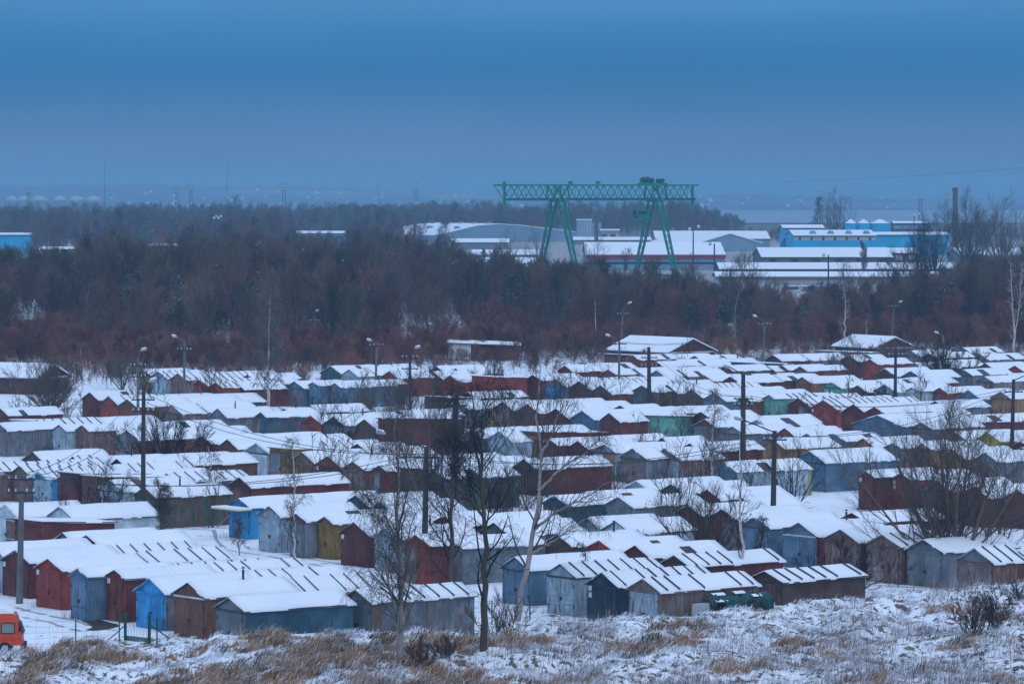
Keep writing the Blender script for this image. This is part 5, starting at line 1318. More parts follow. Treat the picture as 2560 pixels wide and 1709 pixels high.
# --- slim birches in the yard
def slim(pts, seed, label, dens=.55, spread=.75, bark='birch_pale', twig='twig_brown', r=None, fork=None):
    b = base(*pts[0]); tr = [[(0, 0, -.2)] + [rel(b, *p) for p in pts[1:]]]
    if fork: tr += [[rel(b, *p) for p in f] for f in fork]
    hgt = tr[0][-1][2]
    make_tree('birch_tree', label, 'tree', b, tree_meshes('birch', hgt, seed, tr, r or .085, dens, spread, 1 + max(0, b.y - 230) / 220), bark, twig, 'slim birches in the yard')
slim([('B2', 357, 578), ('A2', 345, 750), ('A2', 335, 380)], 21, 'slim birch in front of the whitish and grey garages')
slim([('B3', 2120, 812), ('B3', 2110, 300), ('A3', 2090, 700), ('A3', 2088, 300)], 22, 'slim white birch in front of the woodpile', .4, .6, r=.12)
slim([('A3', 1815, 930), ('A3', 1840, 500), ('A3', 1850, 250), ('C3', 1860, 830)], 23, 'slim birch left of the tall dark pole by the mint garage', r=.13)
slim([('A1', 755, 372), ('A1', 745, 100), ('C1', 735, 850)], 24, 'forked birch among the left garages', .35, .6, r=.12, fork=[[('C1', 738, 880), ('C1', 765, 720), ('C1', 745, 450)], [('C1', 738, 860), ('C1', 690, 780), ('C1', 678, 560)]])
slim([('A1', 1465, 1388), ('A1', 1480, 1100), ('A1', 1455, 740)], 25, 'yellowish double stemmed birch in front of the dark green garage', .6, .9, 'bark_olive', 'twig_brown', .12, [[('A1', 1475, 1250), ('A1', 1510, 1050), ('A1', 1505, 800)]])
slim([('A1', 1932, 1128), ('A1', 1950, 870), ('A1', 1905, 400)], 26, 'slim birch at the right end of the dark green garage', .5, 1.1)
slim([('C2', 115, 1100), ('C2', 118, 600), ('C2', 120, 150), ('D2', 130, 1240)], 27, 'tall white birch rising above the left back garages', .8, .8, twig='twig_white', r=.20)
slim([('C4', 692, 565), ('C4', 705, 250), ('C4', 712, -20), ('D4', 692, 1170)], 28, 'tall slim birch behind the dark red back garages', .4, .4, twig='twig_white', r=.15)
slim([('C4', 735, 1125), ('C4', 738, 800), ('C4', 738, 490)], 29, 'thin pinkish birch between red garages and wide double garage', .4, .5, 'bark_brown', 'twig_rust', .07)
slim([('C4', 2250, 575), ('C4', 2262, 300), ('C4', 2240, 0), ('D4', 2225, 960)], 30, 'forked white birch at the right edge of the wood', .35, .5, twig='twig_white', r=.17, fork=[[('C4', 2262, 350), ('C4', 2290, 150), ('C4', 2315, 0), ('D4', 2325, 950)]])
slim([('C3', 770, 490), ('C3', 768, 250), ('C3', 762, -10)], 31, 'white birch stem at the wood edge left of the red barn', .35, .5, r=.14)
slim([('C4', 902, 480), ('C4', 900, 180)], 32, 'short white birch stem left of the brown barn', .3, .5, r=.1)
slim([('A4', 932, 1080), ('A4', 938, 800), ('A4', 925, 280)], 33, 'thin pinkish birch in front of the dark red plated garage', .35, .35, 'bark_brown', 'twig_rust', .055)
slim([('B1', 2195, 385), ('B1', 2190, 60)], 34, 'thin reddish sapling by the bright blue kiosk', .5, 1.3, 'bark_brown', 'twig_red', .04)
slim([('B3', 690, 905), ('B3', 692, 550), ('B3', 640, 280)], 35, 'thin sapling in front of the navy garage', .4, 1.0, 'bark_brown', 'twig_brown', .05)
slim([('B3', 2265, 720), ('B3', 2285, 300), ('A3', 2310, 1080)], 36, 'dark slender tree left of the tall brown pole', .6, .9, 'bark_dark', 'twig_dark', .11)
slim([('A2', 868, 560), ('A2', 860, 300)], 37, 'small dark tree among the middle left garages', .6, 1.3, 'bark_dark', 'twig_dark', .06)
# --- spreading trees of the yard
def spread_tree(z, x, y, zt, xt, yt, half, seed, label, bark='bark_dark', twig='twig_dark', dens=1.0, r=None, cat='tree', name='bare_tree'):
    b = base(z, x, y); hgt = rel(b, zt, xt, yt)[2]; w = half * K * b.y / F
    make_tree(name, label, cat, b, tree_meshes('multi', hgt, seed, None, r, dens * 1.05, min(3.2, 1.9 * w / hgt), 1 + max(0, b.y - 230) / 600), bark, twig, 'spreading trees in the yard')
spread_tree('B4', 1690, 645, 'A4', 1650, 90, 640, 41, 'big spreading tree in front of the right red garages', 'bark_olive', 'twig_dark', 1.3, .19)
spread_tree('B3', 1760, 560, 'A3', 1750, 760, 360, 42, 'greenish many-stemmed tree behind the striped roof', 'bark_olive', 'twig_dark', .9, .12)
spread_tree('B3', 1455, 572, 'A3', 1420, 1130, 180, 43, 'bushy tree left of the greenish many-stemmed one', 'bark_dark', 'twig_dark', .8, .07)
spread_tree('A1', 1540, 690, 'A1', 1560, 120, 470, 44, 'big spreading tree beside the tall dark pole, left', 'bark_dark', 'twig_dark', 1.15, .15)
spread_tree('A1', 965, 1310, 'A1', 1050, 600, 330, 45, 'spreading tree in front of the rust-streaked flat garage', 'bark_dark', 'twig_dark', 1.0, .12)
spread_tree('C1', 460, 1065, 'C1', 440, 520, 330, 46, 'dense broad tree near the left edge before the long barn', 'bark_dark', 'twig_brown', 1.3, .16)
spread_tree('C1', 1120, 822, 'C1', 1120, 460, 190, 47, 'dark tree in front of the wood, left of the second lamp pole', 'bark_dark', 'twig_brown', .9)
spread_tree('A3', 1365, 255, 'C3', 1440, 820, 270, 48, 'dark tree before the mint green flat garage', 'bark_dark', 'twig_dark', .9, .15)
spread_tree('C4', 1610, 785, 'C4', 1620, 400, 290, 49, 'wide dark tree with many stems, back right', 'bark_dark', 'twig_brown', 1.2, .17)
spread_tree('C4', 590, 745, 'C4', 590, 480, 120, 50, 'small dark tree right of the orange-tan back garage', 'bark_dark', 'twig_brown', .8)
spread_tree('C4', 1075, 622, 'C4', 1100, 400, 170, 51, 'dark tree in front of the brown barn', 'bark_dark', 'twig_brown', .8)
spread_tree('A4', 220, 1045, 'A4', 250, 330, 220, 52, 'upright tree in front of the yellow-edged garage', 'bark_dark', 'twig_brown', .7, .09)
spread_tree('A2', 1640, 1110, 'C2', 1700, 850, 300, 53, 'dark dense tree behind the birches, in the middle', 'bark_dark', 'twig_brown', .85, .13)
spread_tree('A2', 2200, 1230, 'A2', 2260, 560, 300, 54, 'thicket-like tree left of the leaning birch', 'bark_dark', 'twig_dark', 1.0, .08)
spread_tree('C3', 830, 1120, 'C3', 820, 850, 210, 55, 'bushy dark tree behind the leaning birch', 'bark_dark', 'twig_dark', .8, .08)
spread_tree('C2', 2160, 890, 'C2', 2170, 560, 170, 56, 'dark bush before the rusty red back shed', 'bark_dark', 'twig_dark', .9, .1)
spread_tree('C2', 775, 962, 'C2', 780, 700, 150, 57, 'dark bush in front of the steel-blue back garages', 'bark_dark', 'twig_dark', .8, .08)
spread_tree('B4', 690, 730, 'B4', 700, 250, 430, 58, 'reddish bush leaning over the small dark red roof', 'bark_brown', 'twig_red', 1.0, .05, 'bush', 'bush')
spread_tree('A1', 430, 548, 'A1', 430, 395, 200, 59, 'low dark bush between roofs on the left', 'bark_dark', 'twig_dark', .7, .04, 'bush', 'bush')
spread_tree('C4', 60, 855, 'C4', 60, 690, 110, 60, 'small tree left of the orange-tan back garage', 'bark_dark', 'twig_brown', .6, .06)
spread_tree('C4', 1065, 1050, 'C4', 1050, 790, 150, 61, 'small dark tree at the foot of the bare wooden pole', 'bark_dark', 'twig_dark', .9, .07)
spread_tree('C2', 1000, 1060, 'C2', 1030, 730, 150, 62, 'small dark tree right of the fourth lamp pole', 'bark_dark', 'twig_dark', .8, .09)
spread_tree('C2', 1400, 1150, 'C2', 1450, 620, 260, 63, 'dark tree behind the long dark red shed', 'bark_dark', 'twig_dark', .9, .1)
spread_tree('C1', 180, 1080, 'C1', 180, 880, 130, 64, 'small bush below the dense broad tree on the left', 'bark_dark', 'twig_dark', .6, .05, 'bush', 'bush')
spread_tree('C4', 1560, 1290, 'C4', 1600, 1100, 330, 65, 'brownish bush before the orange and ochre garages', 'bark_brown', 'twig_rust', .8, .06, 'bush', 'bush')
spread_tree('C3', 1640, 830, 'C3', 1560, 620, 230, 66, 'thin bush over the back garages below the crane\'s right leg', 'bark_dark', 'twig_brown', .7, .06, 'bush', 'bush')
spread_tree('A4', 2330, 700, 'A4', 2349, 300, 160, 67, 'bare tree at the right edge above the rust-red garage', 'bark_dark', 'twig_dark', .7, .08)
spread_tree('B2', 2230, 1270, 'B2', 2240, 700, 260, 68, 'tangled bush at the foot of the mossy birch', 'bark_brown', 'twig_rust', .8, .04, 'bush', 'bush')
spread_tree('C1', 1640, 1090, 'C1', 1600, 860, 170, 69, 'small bush behind the third lamp pole', 'bark_dark', 'twig_dark', .6, .05, 'bush', 'bush')
spread_tree('C2', 330, 1020, 'C2', 380, 860, 190, 70, 'low reddish bush right of the tall white birch', 'bark_brown', 'twig_red', .6, .05, 'bush', 'bush')

spread_tree('B4', 1880, 1120, 'B4', 1880, 760, 200, 171, 'dark brown bush on the bank near the right edge', 'bark_brown', 'twig_rust', .9, .035, 'bush', 'bush')
spread_tree('B4', 2060, 1060, 'B4', 2060, 700, 180, 172, 'rust brown bush on the bank, right of the dark brown one', 'bark_brown', 'twig_rust', .9, .035, 'bush', 'bush')
spread_tree('B4', 2290, 800, 'B4', 2290, 600, 130, 173, 'small dark bush on the bank\'s crest at the right edge', 'bark_dark', 'twig_dark', .8, .03, 'bush', 'bush')
spread_tree('B2', 1500, 1440, 'B2', 1500, 1130, 170, 174, 'reddish twiggy bush beside the forked white birch', 'bark_brown', 'twig_rust', .8, .03, 'bush', 'bush')
spread_tree('B2', 1750, 1330, 'B2', 1750, 1090, 150, 175, 'low brown bush on the bank between the two front birches', 'bark_brown', 'twig_rust', .9, .03, 'bush', 'bush')
# --- bushes and young trees that have come up between the garages
def in_garage(x, y, m=.5):
    for g in GAR:
        if abs(g['x'] - x) + abs(g['y'] - y) > 16: continue
        th = R(g['a']); dx, dy = x - g['x'], y - g['y']; u = dx * math.cos(th) + dy * math.sin(th); v = -dx * math.sin(th) + dy * math.cos(th)
        if abs(u) < g['w'] / 2 + m and -m < v < g['L'] + m: return True
    return False
BUSH = []
for k, (hh, dn, sd, bk, tg) in enumerate(((3.2, .6, 1.3, 'bark_dark', 'twig_dark'), (4.5, .7, 1.0, 'bark_dark', 'twig_brown'), (2.6, .7, 1.6, 'bark_brown', 'twig_red'), (5.5, .8, .9, 'bark_dark', 'twig_dark'), (3.6, .6, 1.2, 'bark_brown', 'twig_rust'))):
    ms = tree_meshes('multi', hh, 300 + k, None, .05, dn, sd, 1.35); tm = np_mesh('trunk', *ms[0], smooth=True); cm = np_mesh('crown', *ms[1]); tm.materials.append(MATS[bk]); cm.materials.append(MATS[tg]); BUSH.append((tm, cm))
BW = ['dark bare bush', 'brown bare young tree', 'low reddish bush', 'dark bare young tree', 'rusty brown bush']
rb = random.Random(12); found = []; n_try = 0
while len(found) < 125 and n_try < 9000:
    n_try += 1; sx = rb.uniform(0, 2560); row = rb.uniform(872, 1400); Y = F * H / (row - HY); x = (sx - CX) / F * Y
    if Y < np.interp(x, _cx, _cy) + 8 or in_garage(x, Y): continue
    if any((x - a) ** 2 + (Y - c) ** 2 < 9 for a, c, _ in found): continue
    if sx < 700 and row > 1330: continue
    found.append((x, Y, rb.choice((0, 0, 1, 1, 2, 3, 3, 4))))
seen = {}
for x, Y, k in sorted(found, key=lambda q: q[1]):
    ar = next(t for a, c, t in AREAS if a <= CX + x / Y * F < c); key = (BW[k], ar); n = seen[key] = seen.get(key, -1) + 1
    root = empty('bush' if k in (0, 2, 4) else 'bare_tree', (x, Y, tz(x, Y) - .03), rb.uniform(0, 6.3)); q = rb.uniform(.6, 1.15); root.scale = (q, q, q * rb.uniform(.9, 1.15))
    link('trunk', BUSH[k][0], None, root); link('crown', BUSH[k][1], None, root)
    tag(root, ORD[n] + ' ' + BW[k] + ' between garages, ' + ar, 'bush' if k in (0, 2, 4) else 'tree', 'bushes between the garages')

# --- the wood between yard and factories
KINDS = [('forest', 8.5, 'bark_dark', 'wood_olive', 1.6), ('forest', 9.5, 'bark_brown', 'wood_brown', 1.45), ('forest', 7, 'bark_dark', 'wood_red', 1.9), ('forest', 8, 'bark_dark', 'wood_dark', 1.8), ('forest', 6, 'bark_brown', 'wood_rust', 2.1), ('forest', 12, 'birch_bark', 'wood_brown', .7), ('pine', 9, 'bark_brown', 'needle', 1.5), ('pine', 11, 'bark_brown', 'needle', 1.3), ('forest', 9, 'bark_olive', 'twig_pale', 1.2)]
PROTO = []
for k, (kd, hh, bk, tg, spd) in enumerate(KINDS):
    ms = tree_meshes(kd, hh, 100 + k, None, None, 1.0, spd, 1.25)
    tm = np_mesh('trunk', *ms[0], smooth=True); cm = np_mesh('crown', *ms[1]); tm.materials.append(MATS[bk]); cm.materials.append(MATS[tg]); PROTO.append((tm, cm, hh))
WORDS = ['bare brown tree standing in the wood behind the garages', 'bare brown trunked tree standing in the wood behind the garages', 'bare reddish tree standing in the wood behind the garages', 'bare dark tree standing in the wood behind the garages',
         'low rusty brown tree at the wood behind the garages', 'white stemmed birch standing in the wood behind the garages', 'dark green snowy pine standing in the wood behind the garages', 'dark green snowy pine standing in the wood behind the garages', 'pale twigged tree standing in the wood behind the garages']
NAMES = ['bare_tree', 'bare_tree', 'bare_tree', 'bare_tree', 'bare_tree', 'birch_tree', 'pine_tree', 'pine_tree', 'bare_tree']
def wood_tree(k, x, y, sc, rz, label=None, group=None):
    root = empty(NAMES[k], (x, y, tz(x, y)), rz); root.scale = (sc, sc, sc)
    tm, cm, _ = PROTO[k]; link('trunk', tm, None, root); link('crown', cm, None, root)
    tag(root, label or WORDS[k], 'tree', group or ('pines of the wood' if k in (6, 7) else 'birches of the wood' if k == 5 else 'bare trees of the wood')); return root
rw = random.Random(21)
EDGE = [(-200, 880), (0, 890), (250, 905), (480, 918), (640, 912), (900, 910), (1120, 885), (1300, 875), (1560, 875), (1700, 845), (1900, 856), (2150, 845), (2400, 862), (2760, 862)]   # photo row where the wood begins
CAP = [(-200, 645), (78, 640), (84, 605), (95, 605), (100, 648), (200, 648), (206, 575), (340, 575), (347, 648), (452, 648), (458, 562), (700, 556), (738, 603), (862, 603), (868, 575), (905, 565), (1000, 592), (1060, 620), (1200, 668), (1450, 682), (1640, 712), (1780, 728), (1960, 752), (2060, 758), (2200, 738), (2420, 660), (2560, 590), (2760, 570)]  # crowns stay below this row so the yards beyond stay in view
def edge_row(sx): return np.interp(sx, *zip(*EDGE))
CLEAR = [(70, 800, 55), (1075, 815, 85), (1780, 822, 95), (560, 845, 40)]    # snowy clearings: (column, row, half width)
clear = lambda sx, row: any(abs(sx - a) < w and c - 14 < row < c + 52 for a, c, w in CLEAR)
spots = []
tries = 0
while len(spots) < 285 and tries < 9000:
    tries += 1
    sx = rw.uniform(-120, 2680); row = edge_row(sx) - 2 - (215 if sx < 1250 else 150) * rw.random() ** 1.05
    Y = F * H / (row - HY); x = (sx - CX) / F * Y
    if clear(sx, row): continue
    if any((x - a) ** 2 + (Y - c) ** 2 < 12 for a, c, *_ in spots): continue
    if any(abs(x - g['x']) + abs(Y - g['y']) < 7 for g in GAR): continue
    left = sx < 1250
    r_ = rw.random()
    if 430 < sx < 1320 and row < edge_row(sx) - 60 and r_ < .34: k = rw.choice((6, 7))
    elif sx > 1980 and r_ < .50: k = 2
    elif r_ < .16: k = rw.choice((2, 4))
    elif r_ < .22: k = 5
    elif r_ < .28: k = 8
    else: k = rw.choice((0, 1, 3, 0, 1))
    hh = PROTO[k][2]; sc = rw.uniform(.7, 1.15)
    top = HY + F * (H - hh * sc) / Y; cap = np.interp(sx, *zip(*CAP)) + rw.uniform(-48, 40)
    if 1945 < sx < 2075: cap = 750
    if top < cap: sc = max(.35, (H - (cap - HY) * Y / F) / hh)
    if sc < .42: continue
    spots.append((x, Y, k, sc))
PLACES = [(-999, 330, 'under the turquoise wall'), (330, 700, 'under the left floodlight towers'), (700, 1000, 'left of the white hall'), (1000, 1245, 'just left of the crane'), (1245, 1500, 'by the crane\'s left legs'), (1500, 1750, 'by the crane\'s right legs'), (1750, 2000, 'right of the crane'), (2000, 2300, 'before the long sheds'), (2300, 2480, 'below the tall chimney'), (2480, 9999, 'at the far right')]
DEEP = ['front edge of', 'middle of', 'deep in']
for x, Y, k, sc in spots:
    sx = CX + x / Y * F; dd = (edge_row(sx) - (HY + F * H / Y))
    wood_tree(k, x, Y, sc, rw.uniform(0, 6.3), WORDS[k].split(' standing')[0].split(' at the wood')[0] + ', ' + DEEP[0 if dd < 45 else 1 if dd < 110 else 2] + ' the wood ' + next(t for a, c, t in PLACES if a <= sx < c))
print('wood', len(spots))

# --- single trees that stand out
def lone(kind, sx, yt, yb, seed, label, bark='bark_dark', twig='twig_brown', spread=1.0, dens=1.0, tw=2.4, name='bare_tree'):
    Y = F * H / (yb - HY); x = (sx - CX) / F * Y; hgt = H - (yt - HY) / F * Y
    make_tree(name, label, 'tree', (x, Y, tz(x, Y)), tree_meshes(kind, hgt, seed, None, None, dens, spread, tw), bark, twig, 'trees standing clear of the wood')
lone('multi', 2085, 482, 603, 71, 'tall bare tree behind the left end of the turquoise factory', spread=.6)
lone('forest', 2045, 500, 600, 72, 'slim bare tree left of the tall one by the factory', spread=.7)
lone('multi', 2415, 500, 690, 73, 'large spreading bare tree in front of the tall brick chimney', spread=.75, dens=1.2)
lone('multi', 2500, 492, 680, 74, 'tall bare tree right of the brick chimney', spread=.55, dens=1.0)
lone('multi', 2335, 548, 700, 75, 'dark bare tree left of the brick chimney, before the sheds', spread=.55)
lone('forest', 880, 728, 905, 76, 'pale conical bare tree at the wood\'s edge, left of centre', 'bark_olive', 'twig_pale', 1.0, 1.4, 1.0)
lone('forest', 1835, 660, 868, 77, 'pale bare tree with level limbs right of the red barn', 'bark_birch', 'twig_pale', 1.3, 1.0, 1.0)
lone('forest', 1510, 660, 800, 78, 'dark leaning tree in front of the crane\'s left leg', spread=1.1)
lone('poplar', 590, 492, 560, 79, 'bare tree on the skyline below the second radio mast', spread=.9, dens=1.2)
lone('poplar', 1220, 508, 560, 80, 'bare tree on the skyline left of the crane', spread=.9)
lone('forest', 2160, 610, 690, 81, 'bare tree in front of the red brick house', spread=.8)
lone('multi', 2240, 635, 745, 82, 'spreading bare tree in front of the long low sheds', spread=.8, twig='twig_dark')
lone('multi', 2300, 560, 730, 86, 'tall bare tree standing before the sheds, left of the chimney tree', spread=.5, twig='twig_dark')
lone('forest', 1690, 690, 790, 83, 'snow-dusted bushy tree before the crane\'s right leg', spread=1.3, dens=1.2)
for k, (kd, sx, yt, yb, lab) in enumerate((('multi', 1275, 575, 705, 'thin bare tree left of the crane\'s left leg'), ('multi', 1345, 580, 715, 'spreading bare tree right before the crane\'s left leg'), ('multi', 1490, 590, 705, 'bushy bare tree between the crane\'s legs, before the red edged factory'),
                                          ('forest', 1560, 630, 735, 'dark bare tree left of the crane\'s right leg'), ('multi', 1715, 640, 745, 'snowy bushy tree at the foot of the crane\'s right leg'), ('multi', 1890, 655, 750, 'bare tree before the left end of the long low sheds'),
                                          ('multi', 2120, 640, 755, 'bare tree right of the blue containers'), ('forest', 1960, 600, 640, 'small bare tree at the left end of the turquoise factory'), ('multi', 2460, 560, 730, 'broad bare tree at the right end of the long low sheds'))):
    lone(kd, sx, yt, yb, 120 + k, lab, 'bark_dark', 'twig_brown', .5 if kd == 'multi' else .9, .8, 1.5)
for k, (sx, yt) in enumerate(((2220, 594), (2236, 596), (2282, 600), (2128, 645))):
    lone('pine', sx, yt, 622 if k < 3 else 665, 90 + k, ('left', 'right', 'outer', 'lone lower')[k] + ' one of the small spruces in front of the turquoise factory', 'bark_brown', 'needle', .75, 1, 1, 'spruce_tree')

# --- the rest of the wood, which reads as one mass: trees on points
def scatter(name, pts, scs, mesh_k, seed, sub=None):
    me = bpy.data.meshes.new(name); me.from_pydata([tuple(p) for p in pts], [], [])
    at_ = me.attributes.new('size', 'FLOAT', 'POINT'); at_.data.foreach_set('value', np.array(scs, dtype=np.float32))
    o = link(name, me)
    ng = bpy.data.node_groups.new(name, 'GeometryNodeTree'); ng.interface.new_socket('Geometry', in_out='INPUT', socket_type='NodeSocketGeometry'); ng.interface.new_socket('Geometry', in_out='OUTPUT', socket_type='NodeSocketGeometry')
    gi = ng.nodes.new('NodeGroupInput'); go = ng.nodes.new('NodeGroupOutput'); ip = ng.nodes.new('GeometryNodeInstanceOnPoints'); jn = ng.nodes.new('GeometryNodeGeometryToInstance')
    for k in mesh_k:                                   # one proto object per kind, joined trunk and crown, linked to no scene
        tm, cm, _ = PROTO[k]; pm = bpy.data.meshes.new('wood_proto')
        n1, n2 = len(tm.vertices), len(cm.vertices); va = np.empty(n1 * 3, np.float32); vb = np.empty(n2 * 3, np.float32); tm.vertices.foreach_get('co', va); cm.vertices.foreach_get('co', vb)
        qa = np.empty(len(tm.loops), np.int32); qb = np.empty(len(cm.loops), np.int32); tm.loops.foreach_get('vertex_index', qa); cm.loops.foreach_get('vertex_index', qb)
        pm = np_mesh('wood_proto', np.concatenate([va.reshape(-1, 3), vb.reshape(-1, 3)]), np.concatenate([qa.reshape(-1, 4), qb.reshape(-1, 4) + n1]))
        pm.materials.append(tm.materials[0]); pm.materials.append(cm.materials[0]); mi = np.zeros(len(pm.polygons), np.int32); mi[len(qa) // 4:] = 1; pm.polygons.foreach_set('material_index', mi)
        po = bpy.data.objects.new('wood_proto', pm)
        oi = ng.nodes.new('GeometryNodeObjectInfo'); oi.inputs[0].default_value = po; oi.inputs['As Instance'].default_value = True; ng.links.new(oi.outputs['Geometry'], jn.inputs[0])
    rv = ng.nodes.new('FunctionNodeRandomValue'); rv.data_type = 'FLOAT_VECTOR'; rv.inputs[0].default_value = (0, 0, 0); rv.inputs[1].default_value = (0, 0, 6.28); rv.inputs['Seed'].default_value = seed
    na = ng.nodes.new('GeometryNodeInputNamedAttribute'); na.data_type = 'FLOAT'; na.inputs[0].default_value = 'size'
    ip.inputs['Pick Instance'].default_value = True
    ng.links.new(gi.outputs[0], ip.inputs['Points']); ng.links.new(jn.outputs[0], ip.inputs['Instance']); ng.links.new(rv.outputs[0], ip.inputs['Rotation'])
    ng.links.new([s for s in na.outputs if s.enabled][0], ip.inputs['Scale']); ng.links.new(ip.outputs[0], go.inputs[0])
    md = o.modifiers.new('trees', 'NODES'); md.node_group = ng
    tag(o, kind='stuff'); return o
pts, scs = [], []
while len(pts) < 3000:                                 # deep wood on the left, out to the town
    sx = rw.uniform(-250, 1500); t_ = rw.random() ** 1.3; row = 830 - (830 - 515) * t_ if sx < 1120 else 790 - 100 * rw.random(); Y = F * H / (row - HY); x = (sx - CX) / F * Y
    hh = rw.uniform(.6, 1.3); top = HY + F * (H - 8.5 * hh) / Y
    low = np.interp(sx, *zip(*CAP)) + rw.uniform(-25, 20)
    if (Y < 1800 and top < low) or clear(sx, row): continue
    pts.append((x, Y, tz(x, Y))); scs.append(hh)
while len(pts) < 4700:                                 # the far town's trees on the left, layer behind layer
    sx = rw.uniform(-250, 1150); Y = 1380 + 1300 * rw.random() ** .8; x = (sx - CX) / F * Y
    if 700 < sx < 900 and Y < 1760 or sx < 90 and Y < 1510 or 330 < sx < 460 and Y < 1400: continue
    if 1000 < sx and Y < 2000: continue
    pts.append((x, Y, tz(x, Y))); scs.append(rw.uniform(.8, 1.5))
while len(pts) < 5600:
    sx = rw.uniform(1350, 2700); row = rw.uniform(748, 850); Y = F * H / (row - HY); x = (sx - CX) / F * Y; hh = rw.uniform(.5, .95)
    if HY + F * (H - 8.5 * hh) / Y < np.interp(sx, *zip(*CAP)) + rw.uniform(-25, 20): continue
    pts.append((x, Y, tz(x, Y))); scs.append(hh)
while len(pts) < 6200:                                 # tree line behind the crane and the white halls
    sx = rw.uniform(850, 1860); Y = rw.uniform(2050, 2700); x = (sx - CX) / F * Y
    hh = rw.uniform(1.0, 1.6) * np.interp(sx, [850, 1250, 1700, 1800, 1860], [.9, 1.0, 1.05, .8, .4]); pts.append((x, Y, tz(x, Y))); scs.append(hh)
while len(pts) < 6500:
    sx = rw.uniform(1800, 2700); Y = rw.uniform(1750, 2200); x = (sx - CX) / F * Y; pts.append((x, Y, tz(x, Y))); scs.append(rw.uniform(.25, .6))
scatter('woodland', pts, scs, (0, 1, 3, 2, 4, 6, 1, 2), 5)
# shrubs and reeds at the wood's edge
pts, scs = [], []
while len(pts) < 3600:
    sx = rw.uniform(-100, 2660); row = edge_row(sx) + 16 - 120 * rw.random() ** 1.5; Y = F * H / (row - HY); x = (sx - CX) / F * Y
    if any(abs(x - g['x']) + abs(Y - g['y']) < 6 for g in GAR): continue
    pts.append((x, Y, tz(x, Y))); scs.append(rw.uniform(.18, .55) if not clear(sx, row) else rw.uniform(.08, .2))
while len(pts) < 4300:                                 # scrub running down among the last garages
    sx = rw.uniform(-100, 2660); row = edge_row(sx) - 5 + 75 * rw.random() ** 1.4; Y = F * H / (row - HY); x = (sx - CX) / F * Y
    if in_garage(x, Y, .9): continue
    pts.append((x, Y, tz(x, Y))); scs.append(rw.uniform(.12, .40))
scatter('undergrowth', pts, scs, (4, 2, 4, 4, 2), 9)
# ------------------------------------------------------------------ frosted grass and weeds on the bank
def m_grass():
    m, t, b = nodes_of('dry_grass', .9)
    a = nd(t, 'ShaderNodeAttribute'); a.attribute_name = 'Col'; t.links.new(a.outputs['Color'], b.inputs['Base Color']); MATS['grass'] = m
m_grass()
def grass(name, n, seed, hmin, hmax, width, palette, clump, lean, dens_fn, ymax=2.0, deep=52, stem=False, tips=.38):
    rng = np.random.default_rng(seed)
    # scatter clump centres over the bank, then blades round them
    nc = n // clump
    u = rng.uniform(-1, 1, nc * 5); d = deep * rng.uniform(0, 1, nc * 5) - ymax
    x = u * 31; yc = np.interp(x, _cx, _cy); y = yc - d
    keep = (np.abs(x) < y * .128 + 1) & (y > 180) & (rng.uniform(0, 1, len(x)) < dens_fn(x, y, d))
    x, y, d = x[keep][:nc], y[keep][:nc], d[keep][:nc]; nc = len(x)
    size = rng.uniform(.5, 1.3, nc); ci = rng.choice(len(palette), nc, p=[p for p, *_ in palette])
    bx = np.repeat(x, clump) + rng.normal(size=nc * clump) * .22 * np.repeat(size, clump); by = np.repeat(y, clump) + rng.normal(size=nc * clump) * .22 * np.repeat(size, clump)
    N = len(bx); bz = terrain(bx, by) - .03
    hgt = rng.uniform(hmin, hmax, N) * np.repeat(size, clump); az = rng.uniform(0, 2 * np.pi, N); tilt = rng.uniform(.05, .55, N)
    ld = np.stack([np.cos(az) * tilt + lean * rng.uniform(.3, 1.4, N), np.sin(az) * tilt * .6 - .1, np.ones(N)], 1); ld = norm(ld)
    side = np.stack([np.cos(az + 1.57), np.sin(az + 1.57), np.zeros(N)], 1) * (width * rng.uniform(.6, 1.5, N))[:, None]
    p0 = np.stack([bx, by, bz], 1); p1 = p0 + ld * (hgt * .6)[:, None]; droop = np.stack([ld[:, 0] * 1.8, ld[:, 1] * 1.8, np.full(N, .25 if not stem else .95)], 1); p2 = p1 + norm(droop) * (hgt * .42)[:, None]
    V = np.stack([p0 - side, p0 + side, p1 + side * .8, p1 - side * .8, p2 + side * .25, p2 - side * .25], 1).reshape(-1, 3)
    k = np.arange(N)[:, None] * 6; Q = np.concatenate([k + np.array([0, 1, 2, 3]), k + np.array([3, 2, 4, 5])], 1).reshape(-1, 4)
    cols = np.array([c for _, c in palette]); c = cols[np.repeat(ci, clump)] * rng.uniform(.7, 1.25, N)[:, None]
    tipw = rng.uniform(0, 1, N) < tips                            # snow caught on the bent tips
    snow = np.array([.76, .79, .85]); C = np.repeat(c[:, None], 6, 1); C[tipw, 2:] = C[tipw, 2:] * .25 + snow * .75
    me = np_mesh(name, V, Q); ca = me.color_attributes.new('Col', 'FLOAT_COLOR', 'POINT'); ca.data.foreach_set('color', np.concatenate([np.clip(C, 0, 1), np.ones((N, 6, 1))], 2).astype(np.float32).ravel())
    tag(link(name, me, MATS['grass']), kind='stuff')
left = lambda x, y: np.clip((4 - x) / 10, 0, 1)
patchy = lambda x, y, s, sc: vnoise(x * sc, y * sc * .55, s)
W_ = (.74, .77, .83)
# snow-laden tussocks everywhere
grass('frosted_grass', 80000, 1, .12, .34, .024, [(.74, W_), (.10, (.26, .17, .11)), (.10, (.10, .075, .055)), (.06, (.32, .21, .12))], 26, .75, lambda x, y, d: np.clip(.25 + .55 * (patchy(x, y, 1, .5) - .3), 0, 1), 1.6)
